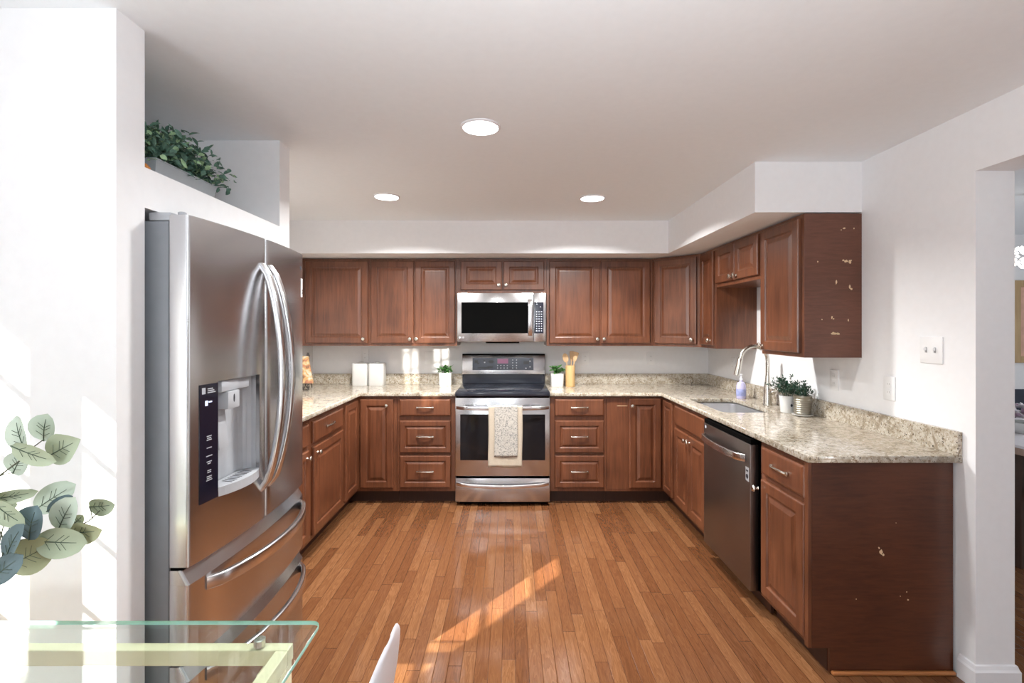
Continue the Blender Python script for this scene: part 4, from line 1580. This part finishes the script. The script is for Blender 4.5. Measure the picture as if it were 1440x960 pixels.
# ------------------------------------------------------------------ plates on the walls
def outlet(F, a, b, label, kind='outlet', w=0.072, h=0.116):
    t = thing('wall_outlet' if kind == 'outlet' else 'light_switch', label, 'outlet' if kind == 'outlet' else 'switch', F.p(a, b - h / 2, 0), 'wall plates')
    bm = BM(); F.box(bm, a - w / 2, a + w / 2, b - h / 2, b + h / 2, 0.0003, 0.006, 0.002)
    pl = mk('cover_plate', bm, PLATE, t, True)
    if kind == 'outlet':
        for s in (-1, 1):
            bm = BM(); F.box(bm, a - 0.017, a + 0.017, b + s * 0.02 - 0.014, b + s * 0.02 + 0.014, 0.0062, 0.0075, 0.001); rc = mk('receptacle', bm, PLATE, pl)
            bm = BM()
            for q in (-0.006, 0.006):
                F.box(bm, a + q - 0.0011, a + q + 0.0011, b + s * 0.02 - 0.002, b + s * 0.02 + 0.007, 0.0076, 0.0078)
            mk('slot', bm, SLOT, rc)
    elif kind == 'gfci':
        bm = BM(); F.box(bm, a - 0.017, a + 0.017, b - 0.034, b + 0.034, 0.0062, 0.008, 0.001); rc = mk('rocker', bm, PLATE, pl)
    else:
        n = 2
        for q in (-0.023, 0.023):
            bm = BM(); F.box(bm, a + q - 0.005, a + q + 0.005, b - 0.012, b + 0.012, 0.0062, 0.008); bs = mk('toggle_base', bm, SLOT, pl)
            bm = BM(); F.box(bm, a + q - 0.004, a + q + 0.004, b - 0.002, b + 0.010, 0.0081, 0.02, 0.001); mk('toggle', bm, PLATE, pl)


FBW = Frame((0, YB, 0), (1, 0, 0), (0, -1, 0))
FRW = Frame((XR, 0, 0), (0, 1, 0), (-1, 0, 0))
k_ = YB / 690
outlet(FBW, (513.5 - 718) * k_, 1.44 - (500 - 461) * k_, 'white outlet plate above the two canisters')
outlet(FBW, (606 - 718) * k_, 1.44 - (503 - 461) * k_, 'wide white switch plate left of the range', 'gfci', 0.118, 0.118)
outlet(FBW, (822.5 - 718) * k_, 1.44 - (504 - 461) * k_, 'white outlet plate right of the wooden utensils')
outlet(FBW, (915 - 718) * k_, 1.44 - (504 - 461) * k_, 'white outlet plate under the wide wall cabinet near the right corner')
def yr(px): return 690 * XR / (px - 718)
outlet(FRW, yr(1031), 1.44 - (512 - 461) * yr(1031) / 690, 'white outlet plate left of the faucet on the right wall')
outlet(FRW, yr(1174), 1.44 - (534 - 461) * yr(1174) / 690, 'white outlet plate behind the sink plants on the right wall')
outlet(FRW, yr(1251.5), 1.44 - (546 - 461) * yr(1251.5) / 690, 'white outlet plate right of the plants above the granite splash')
outlet(FRW, yr(1310.5), 1.44 - (492 - 461) * yr(1310.5) / 690, 'white double toggle switch near the doorway', 'switch', 0.116, 0.118)

# ------------------------------------------------------------------ ceiling downlights
def downlight(x, y, label, watts):
    t = thing('ceiling_downlight', label, 'ceiling light', (x, y, ZC - 0.012), 'recessed ceiling lights')
    bm = BM(); lathe(bm, [(0.076, -0.004), (0.078, -0.008), (0.088, -0.003), (0.088, -0.0003), (0.076, -0.0003)], (x, y, ZC), 36, cap=False); mk('trim_ring', bm, WHITEP, t, True)
    bm = BM(); lathe(bm, [(0.0, -0.005), (0.0755, -0.007), (0.0755, -0.001), (0, -0.001)], (x, y, ZC), 36, cap=False); mk('lens', bm, LEDW, t)
    d = bpy.data.lights.new('downlight_glow', 'AREA'); d.shape = 'DISK'; d.size = 0.13; d.energy = watts; d.color = (1, 0.985, 0.96); d.spread = math.radians(150)
    o = bpy.data.objects.new('downlight_glow', d); COL.objects.link(o); o.parent = t; o.location = (0, 0, 0.004)


downlight(-0.131, 2.146, 'round white ceiling downlight nearest the camera', 25)
downlight(-0.828, 3.282, 'round white ceiling downlight at the back left above the range wall', 37)
downlight(0.553, 3.318, 'round white ceiling downlight at the back right above the range wall', 40)

# ------------------------------------------------------------------ planter on the ledge
t = thing('planter_trough', 'galvanized trough of green leaves on the ledge above the refrigerator', 'planter', (-1.28, 1.83, 1.917))
bm = BM()
def trough(i, z):
    return [bm.verts.new((x, y, z)) for x, y in ((-1.36 + i, 1.66 + i), (-1.20 - i, 1.66 + i), (-1.20 - i, 2.005 - i), (-1.36 + i, 2.005 - i))]
R = [trough(0.015, 1.9175), trough(0.0, 2.012), trough(-0.002, 2.012), trough(-0.002, 2.016), trough(0.004, 2.016), trough(0.006, 2.0)]
for A_, B_ in zip(R, R[1:]):
    for k in range(4):
        j = (k + 1) % 4
        bm.faces.new([A_[k], A_[j], B_[j], B_[k]])
bm.faces.new(R[0]); bm.faces.new(R[-1])
mk('trough', bm, GALV, t)
rnd = random.Random(21)
bm = BM()
for k in range(1150):
    y = rnd.uniform(1.62, 2.04)
    x = rnd.gauss(-1.275, 0.055)
    env = 0.13 * (1 - ((y - 1.80) / 0.30) ** 2) + 0.02
    z = 2.0 + rnd.uniform(0.0, 1.0) ** 0.8 * max(0.02, env)
    x = max(-1.42, min(-1.13, x))
    d = V((rnd.uniform(-0.6, 1), rnd.uniform(-1, 1), rnd.uniform(-0.5, 0.9)))
    leaf(bm, (x, y, z), d, V((rnd.uniform(-0.2, 1), rnd.uniform(-1, 0.4), rnd.uniform(0.2, 1))), rnd.uniform(0.022, 0.04), rnd.uniform(0.013, 0.021), 1 if rnd.random() < 0.2 else 0, 0.3, 0.2)
for k in range(26):
    y = rnd.uniform(1.66, 2.0)
    s = 1 if y > 1.83 else -1
    e = V((rnd.uniform(-1.34, -1.18), y + rnd.uniform(-0.03, 0.06), 2.05 + rnd.uniform(0.04, 0.12)))
    tube(bm, [(-1.28, y, 2.0), ((e.x - 1.28) / 2, (e.y + y) / 2, e.z - 0.01), e], 0.0012, 4, mi=2)
    for q in range(4):
        leaf(bm, e + V((0, 0, -0.01 * q)), V((rnd.uniform(-1, 1), rnd.uniform(-1, 1), rnd.uniform(0, 1))), V((0.5, -0.5, 1)), 0.022, 0.011, 0, 0.3)
mk('foliage', bm, [LEAFD, LEAFL, STEMB], t)
t = thing('pumpkin', 'small orange pumpkin at the left end of the galvanized trough', 'ornament', (-1.185, 1.562, 1.917))
bm = BM()
rings = []
for i in range(9):
    ph = math.pi * i / 8
    row = []
    for k in range(32):
        a = 2 * math.pi * k / 32
        r = (0.032 * math.sin(ph) * (1 + 0.10 * abs(math.cos(4 * a)) - 0.06)) + 0.001
        row.append(bm.verts.new((-1.185 + r * math.cos(a), 1.562 + r * math.sin(a), 1.9455 - 0.028 * math.cos(ph) - (0.006 * (1 - math.sin(ph)) if i > 4 else 0))))
    rings.append(row)
for A_, B_ in zip(rings, rings[1:]):
    for k in range(32):
        j = (k + 1) % 32
        bm.faces.new([A_[k], A_[j], B_[j], B_[k]])
bm.faces.new(rings[0]); bm.faces.new(rings[-1])
mk('gourd', bm, PUMPKIN, t, True)
bm = BM(); tube(bm, [(-1.185, 1.562, 1.967), (-1.183, 1.565, 1.977), (-1.178, 1.57, 1.986)], 0.005, 7); mk('stalk', bm, STEMB, t)

# ------------------------------------------------------------------ glass table, chair, vase with eucalyptus
TZ = 0.75
t = thing('dining_table', 'glass-topped table on a cream frame in the lower left foreground', 'table', (-1.0, 0.72, 0))
TX0, TX1, TY0, TY1 = -1.66, -0.445, 0.24, 1.158
bm = curve2d(round_poly([(TX0, TY0), (TX1, TY0), (TX1, TY1), (TX0, TY1)], 0.025), [], 0.010, 0.0015)
for v in bm.verts: v.co.z += TZ - 0.010
for f in bm.faces:
    f.normal_update()
    f.material_index = 0 if abs(f.normal.z) > 0.9 else 1
mk('glass_top', bm, [GLASS, GLASSE], t)
fx0, fx1, fy0, fy1 = TX0 + 0.06, TX1 - 0.052, TY0 + 0.05, TY1 - 0.035
bm = BM()
for x0, x1, y0, y1 in ((fx0, fx1, fy1 - 0.028, fy1), (fx0, fx1, fy0, fy0 + 0.028), (fx0, fx0 + 0.028, fy0 + 0.028, fy1 - 0.028), (fx1 - 0.028, fx1, fy0 + 0.028, fy1 - 0.028)):
    box(bm, x0, x1, y0, y1, 0.685, 0.720, 0.002)
mk('apron', bm, CREAM, t)
for x in (fx0 + 0.002, fx1 - 0.057):
    for y in (fy0 + 0.002, fy1 - 0.057):
        bm = BM(); box(bm, x, x + 0.055, y, y + 0.055, 0.0, 0.6845, 0.003); mk('leg', bm, CREAM, t)
for x in (fx0 + 0.06, fx1 - 0.07):
    for y in (fy0 + 0.014, fy1 - 0.014):
        bm = BM(); lathe(bm, [(0.011, 0), (0.013, 0.002), (0.013, 0.0165), (0.011, 0.0185)], (x, y, 0.7205), 8); mk('glass_bumper', bm, NICKEL, t, label='clear hexagonal bumper')

t = thing('shell_chair', 'white moulded shell chair at the right end of the glass table', 'chair', (-0.42, 0.92, 0))
bm = BM()
# profile of shell in x-z (chair faces -x), swept across y with curling sides
prof = [(-0.62, 0.435), (-0.60, 0.448), (-0.54, 0.445), (-0.46, 0.437), (-0.38, 0.437), (-0.325, 0.452), (-0.295, 0.49), (-0.278, 0.56), (-0.262, 0.64), (-0.251, 0.70), (-0.244, 0.745), (-0.239, 0.78), (-0.236, 0.806), (-0.2345, 0.824), (-0.2335, 0.836), (-0.233, 0.842)]
def shell(o):
    rows = []
    m = 16
    for i, (x, z) in enumerate(prof):
        q = i / (len(prof) - 1)
        half = math.sqrt(max(0.0004, 0.205 ** 2 - max(0, z - 0.637) ** 2))
        row = []
        for j in range(m + 1):
            s = -1 + 2 * j / m
            curl = abs(s) ** 2.4
            if z < 0.5:
                dx, dz = 0, 0.05 * curl * min(1, q * 4)
            else:
                dx, dz = -0.02 * curl * half / 0.205, 0
            row.append(bm.verts.new((x + dx + o[0], 0.92 + half * s, z + dz + o[1])))
        rows.append(row)
    for A_, B_ in zip(rows, rows[1:]):
        for j in range(m):
            bm.faces.new([A_[j], A_[j + 1], B_[j + 1], B_[j]])
    return rows
Ra = shell((0, 0)); Rb = shell((0.004, -0.005))
m = 16
for i in range(len(prof) - 1):
    for j in (0, m):
        bm.faces.new([Ra[i][j], Ra[i + 1][j], Rb[i + 1][j], Rb[i][j]])
for j in range(m):
    bm.faces.new([Ra[0][j], Ra[0][j + 1], Rb[0][j + 1], Rb[0][j]])
    bm.faces.new([Ra[-1][j], Ra[-1][j + 1], Rb[-1][j + 1], Rb[-1][j]])
mk('seat_shell', bm, WHITEP, t, True, angle=60)
for sx_, sy_ in ((-1, -1), (-1, 1), (1, -1), (1, 1)):
    bm = BM()
    tube(bm, [(-0.44 + sx_ * 0.085, 0.92 + sy_ * 0.10, 0.425), (-0.44 + sx_ * 0.19, 0.92 + sy_ * 0.20, 0.0)], 0.014, 10, scale=[1, 0.65])
    mk('leg', bm, SPOONW, t, True)
bm = BM()
box(bm, -0.54, -0.34, 0.81, 1.03, 0.418, 0.426)
mk('seat_mount', bm, IRON, t)
t.location = (-0.42, 0.945, 0)
t.rotation_euler.z = math.radians(-2)

# vase and branches
vx, vy = -1.12, 0.80
t = thing('vase', 'white vase on the glass table holding the eucalyptus branches', 'vase', (vx, vy, TZ))
bm = BM(); lathe(bm, [(0, 0.0005), (0.05, 0.0005), (0.062, 0.02), (0.066, 0.08), (0.05, 0.15), (0.032, 0.19), (0.036, 0.21), (0.032, 0.21), (0.028, 0.19), (0.045, 0.15), (0.06, 0.08), (0.055, 0.02), (0, 0.01)], (vx, vy, TZ), 28, cap=False)
mk('vase_body', bm, WHITEC, t, True)


def pxw(x, y, Y):
    return V(((x - 718) * Y / 690, Y, 1.44 - (y - 461) * Y / 690))


def big_leaf(bm, cx, cy, ln, wd, ang, Y, mi, tip=0.0, tilt=0.3, roll=0.0, cup=0.12):
    """rounded leaf; size in metres at that depth; ang is the direction base->tip, degrees above +x"""
    a = math.radians(ang)
    d = V((math.cos(a), tilt, math.sin(a))).normalized()
    s = V((-math.sin(a), roll, math.cos(a)))
    s = (s - d * s.dot(d)).normalized()
    n = d.cross(s).normalized()
    c = pxw(cx, cy, Y)
    ln *= 1.1 * Y / 690; wd *= 1.16 * Y / 690
    NU, NV = 10, 6
    rows = []
    for i in range(NU + 1):
        u = i / NU
        prof_ = math.sin(math.pi * min(1, max(0, u))) ** (0.5 + 0.3 * tip * u)
        if tip and u > 0.6:
            prof_ *= 1 - tip * 0.35 * ((u - 0.6) / 0.4)
        row = []
        for j in range(NV + 1):
            v = -1 + 2 * j / NV
            p = c + d * (ln * (u - 0.5)) + s * (wd / 2 * v * prof_) + n * (cup * wd * (v * v * prof_ - 0.3) + 0.05 * ln * math.sin(u * 3))
            row.append(bm.verts.new(p))
        rows.append(row)
    for A_, B_ in zip(rows, rows[1:]):
        for j in range(NV):
            bm.faces.new([A_[j], A_[j + 1], B_[j + 1], B_[j]]).material_index = mi
    # raised midrib with side veins, on the viewer's side
    off = n * (0.0006 if n.y < 0 else -0.0006)
    mid = [rows[i][NV // 2].co + off for i in range(0, NU - 1)]
    tube(bm, mid, 0.0007, 5, mi=4, scale=[1.4 - 1.0 * i / len(mid) for i in range(len(mid))])
    for i in (2, 4, 5):
        for j in (1, NV - 1):
            e = rows[i + 2][j].co * 0.75 + rows[i][NV // 2].co * 0.25 + off
            tube(bm, [rows[i][NV // 2].co + off, e], 0.0004, 4, mi=4)


BR = [
    ('pale eucalyptus branch with round leaves, topmost on the left edge',
     [(-190, 820), (-120, 745), (-40, 695), (0, 668), (40, 640), (66, 636)], 0.80,
     [(28, 609, 48, 36, 112, 0, .8), (63, 601, 36, 36, 80, 0, .84), (89, 630, 48, 38, 28, 1, .80, 0.8), (47, 638, 58, 24, -22, 1, .78), (26, 651, 32, 30, 60, 0, .83)]),
    ('green eucalyptus branch reaching furthest right past the white pier',
     [(-185, 825), (-100, 800), (-20, 770), (40, 757), (72, 748), (118, 736), (140, 718)], 0.83,
     [(77, 699, 54, 32, 35, 0, .85), (84, 708, 34, 15, 32, 2, .82), (93, 723, 54, 34, 58, 0, .81), (86, 762, 58, 36, -8, 1, .80), (119, 747, 54, 30, 8, 3, .82, 0.3),
      (143, 711, 35, 24, 6, 1, .84), (110, 731, 20, 14, 40, 1, .85), (45, 735, 44, 44, 80, 2, .78)]),
    ('blue-grey eucalyptus branch with folded leaves, lowest on the left edge',
     [(-188, 822), (-110, 790), (-40, 750), (-5, 735), (20, 728)], 0.79,
     [(21, 696, 52, 17, 8, 1, .82), (12, 722, 48, 26, -40, 1, .77), (20, 762, 64, 26, 55, 2, .76), (43, 780, 58, 44, 28, 3, .79), (6, 800, 50, 30, 40, 2, .75), (8, 712, 30, 26, 10, 1, .84), (-20, 760, 50, 40, 120, 0, .8), (-30, 700, 46, 40, 70, 1, .8)]),
]
for lab, stem, Y, leaves in BR:
    t = thing('eucalyptus_branch', lab, 'branch', (vx, vy, TZ + 0.03), 'eucalyptus branches in the vase')
    bm = BM()
    pts = [V((vx, vy, TZ + 0.03)), V((vx, vy, TZ + 0.2))] + [pxw(x, y, Y) for x, y in stem[1:]]
    # smooth
    sm = []
    for i in range(len(pts) - 1):
        p0, p1, p2, p3 = pts[max(0, i - 1)], pts[i], pts[i + 1], pts[min(len(pts) - 1, i + 2)]
        for k in range(5):
            q = k / 5
            sm.append(0.5 * ((2 * p1) + (p2 - p0) * q + (2 * p0 - 5 * p1 + 4 * p2 - p3) * q * q + (3 * p1 - p0 - 3 * p2 + p3) * q ** 3))
    sm.append(pts[-1])
    tube(bm, sm, 0.0018, 6, scale=[1.2 - 0.7 * i / len(sm) for i in range(len(sm))])
    for lf in leaves:
        cx, cy, ln, wd, ang, mi, YY = lf[:7]
        a = math.radians(ang)
        b = pxw(cx - math.cos(a) * ln / 2, cy + math.sin(a) * ln / 2, YY)
        near = min(sm, key=lambda p: (p - b).length)
        tube(bm, [near, (near + b) / 2 + V((0, 0, 0.003)), b], 0.0009, 5)
    mk('stem', bm, STEMB, t, True)
    bm = BM()
    for i, lf in enumerate(leaves):
        big_leaf(bm, *lf[:5], lf[6], lf[5], lf[7] if len(lf) > 7 else 0.0, tilt=random.uniform(-0.25, 0.25), roll=random.uniform(-0.28, 0.28))
    mk('foliage', bm, EUC + [VEIN], t, True, angle=80)

# ------------------------------------------------------------------ dining room seen through the doorway
t = thing('picture_frame', 'tan framed print on the dining room wall through the doorway', 'picture', (5.12, YB - 0.03, 1.1))
bm = BM()
for x0, x1, z0, z1 in ((4.715, 4.775, 1.115, 1.885), (5.44, 5.50, 1.115, 1.885), (4.775, 5.44, 1.115, 1.175), (4.775, 5.44, 1.825, 1.885)):
    box(bm, x0, x1, YB - 0.032, YB - 0.001, z0, z1, 0.003)
mk('frame', bm, FRAMEW, t)
bm = BM(); box(bm, 4.776, 5.439, YB - 0.016, YB - 0.002, 1.176, 1.824); mk('print', bm, CANVAS, t)

t = thing('dining_room_table', 'white-topped wooden dining table through the doorway', 'table', (3.75, 3.1, 0))
bm = BM(); box(bm, 2.98, 4.5, 2.84, 3.75, 0.735, 0.752, 0.002); mk('table_cloth', bm, FLOWERW, t)
bm = BM(); box(bm, 2.98, 4.5, 2.84, 3.75, 0.695, 0.7345, 0.002); mk('table_top', bm, TABLEW, t)
for x in (3.05, 4.37):
    for y in (2.93, 3.60):
        bm = BM(); box(bm, x, x + 0.07, y, y + 0.07, 0, 0.6945, 0.004); mk('leg', bm, DARKW, t)


def dining_chair(x, y, face, label):
    """x,y seat centre; face = +1 looks to +y, -1 looks to -y"""
    t = thing('upholstered_chair', label, 'chair', (x, y, 0), 'navy chairs in the dining room')
    bm = BM(); box(bm, x - 0.22, x + 0.22, y - 0.22, y + 0.22, 0.42, 0.485, 0.02, 3); mk('seat', bm, NAVYF, t, True)
    bm = BM()
    yb = y - face * 0.235
    pts = []
    for k in range(9):
        q = k / 8
        pts.append(V((x, yb - face * (0.01 + 0.06 * q), 0.486 + 0.42 * q)))
    sweep(bm, pts, rrect(0.21, 0.022, 0.02, 4), (1, 0, 0)); mk('backrest', bm, NAVYF, t, True)
    for sx_ in (-1, 1):
        for sy_ in (-1, 1):
            bm = BM(); tube(bm, [(x + sx_ * 0.18, y + sy_ * 0.18, 0.419), (x + sx_ * 0.20, y + sy_ * 0.21, 0.0)], 0.018, 8, scale=[1.1, 0.7]); mk('leg', bm, DARKW, t)


dining_chair(4.28, 3.98, -1, 'navy upholstered chair behind the dining table through the doorway')
dining_chair(3.30, 2.92, 1, 'navy upholstered chair tucked under the near side of the dining table')

t = thing('flower_vase', 'white and pink flowers in a white bowl on the dining table', 'flowers', (3.36, 3.2, 0.752))
bm = BM(); lathe(bm, [(0, 0.0005), (0.05, 0.0005), (0.085, 0.03), (0.10, 0.075), (0.095, 0.075), (0.08, 0.035), (0, 0.01)], (3.36, 3.2, 0.752), 24, cap=False); mk('bowl', bm, WHITEC, t, True)
bm = BM()
rnd = random.Random(31)
for k in range(16):
    a = rnd.uniform(0, 6.28); r = rnd.uniform(0.02, 0.10)
    c = V((3.36 + r * math.cos(a), 3.2 + r * math.sin(a), 0.84 + rnd.uniform(0, 0.08)))
    mi = rnd.choice((0, 0, 1))
    for q in range(9):
        d = V((rnd.uniform(-1, 1), rnd.uniform(-1, 1), rnd.uniform(0.1, 1)))
        leaf(bm, c, d, V((0, -0.3, 1)), 0.045, 0.035, mi, 0.4, 0.2)
    leaf(bm, c - V((0, 0, 0.03)), V((math.cos(a), math.sin(a), 0.2)), Z, 0.06, 0.025, 2)
mk('blossoms', bm, [FLOWERW, FLOWERP, LEAFG], t)

t = thing('pendant_light', 'glowing crystal pendant over the dining table', 'ceiling light', (3.42, 3.2, 1.83))
bm = BM(); lathe(bm, [(0.05, 0), (0.05, 0.015), (0.01, 0.02), (0.006, 0.02)], (3.42, 3.2, ZC - 0.021), 20); tube(bm, [(3.42, 3.2, ZC - 0.02), (3.42, 3.2, 1.97)], 0.004, 8); mk('cord', bm, NICKEL, t, True)
bm = BM()
for k in range(7):
    for i in range(18):
        a = 2 * math.pi * i / 18 + k * 0.17
        r = 0.12 * math.sin(math.pi * (k + 1) / 8.5) + 0.02
        lathe(bm, [(0, -0.012), (0.011, 0), (0, 0.012)], (3.42 + r * math.cos(a), 3.2 + r * math.sin(a), 1.845 + k * 0.02), 6, cap=False)
mk('crystal_shade', bm, CRYSTAL, t)
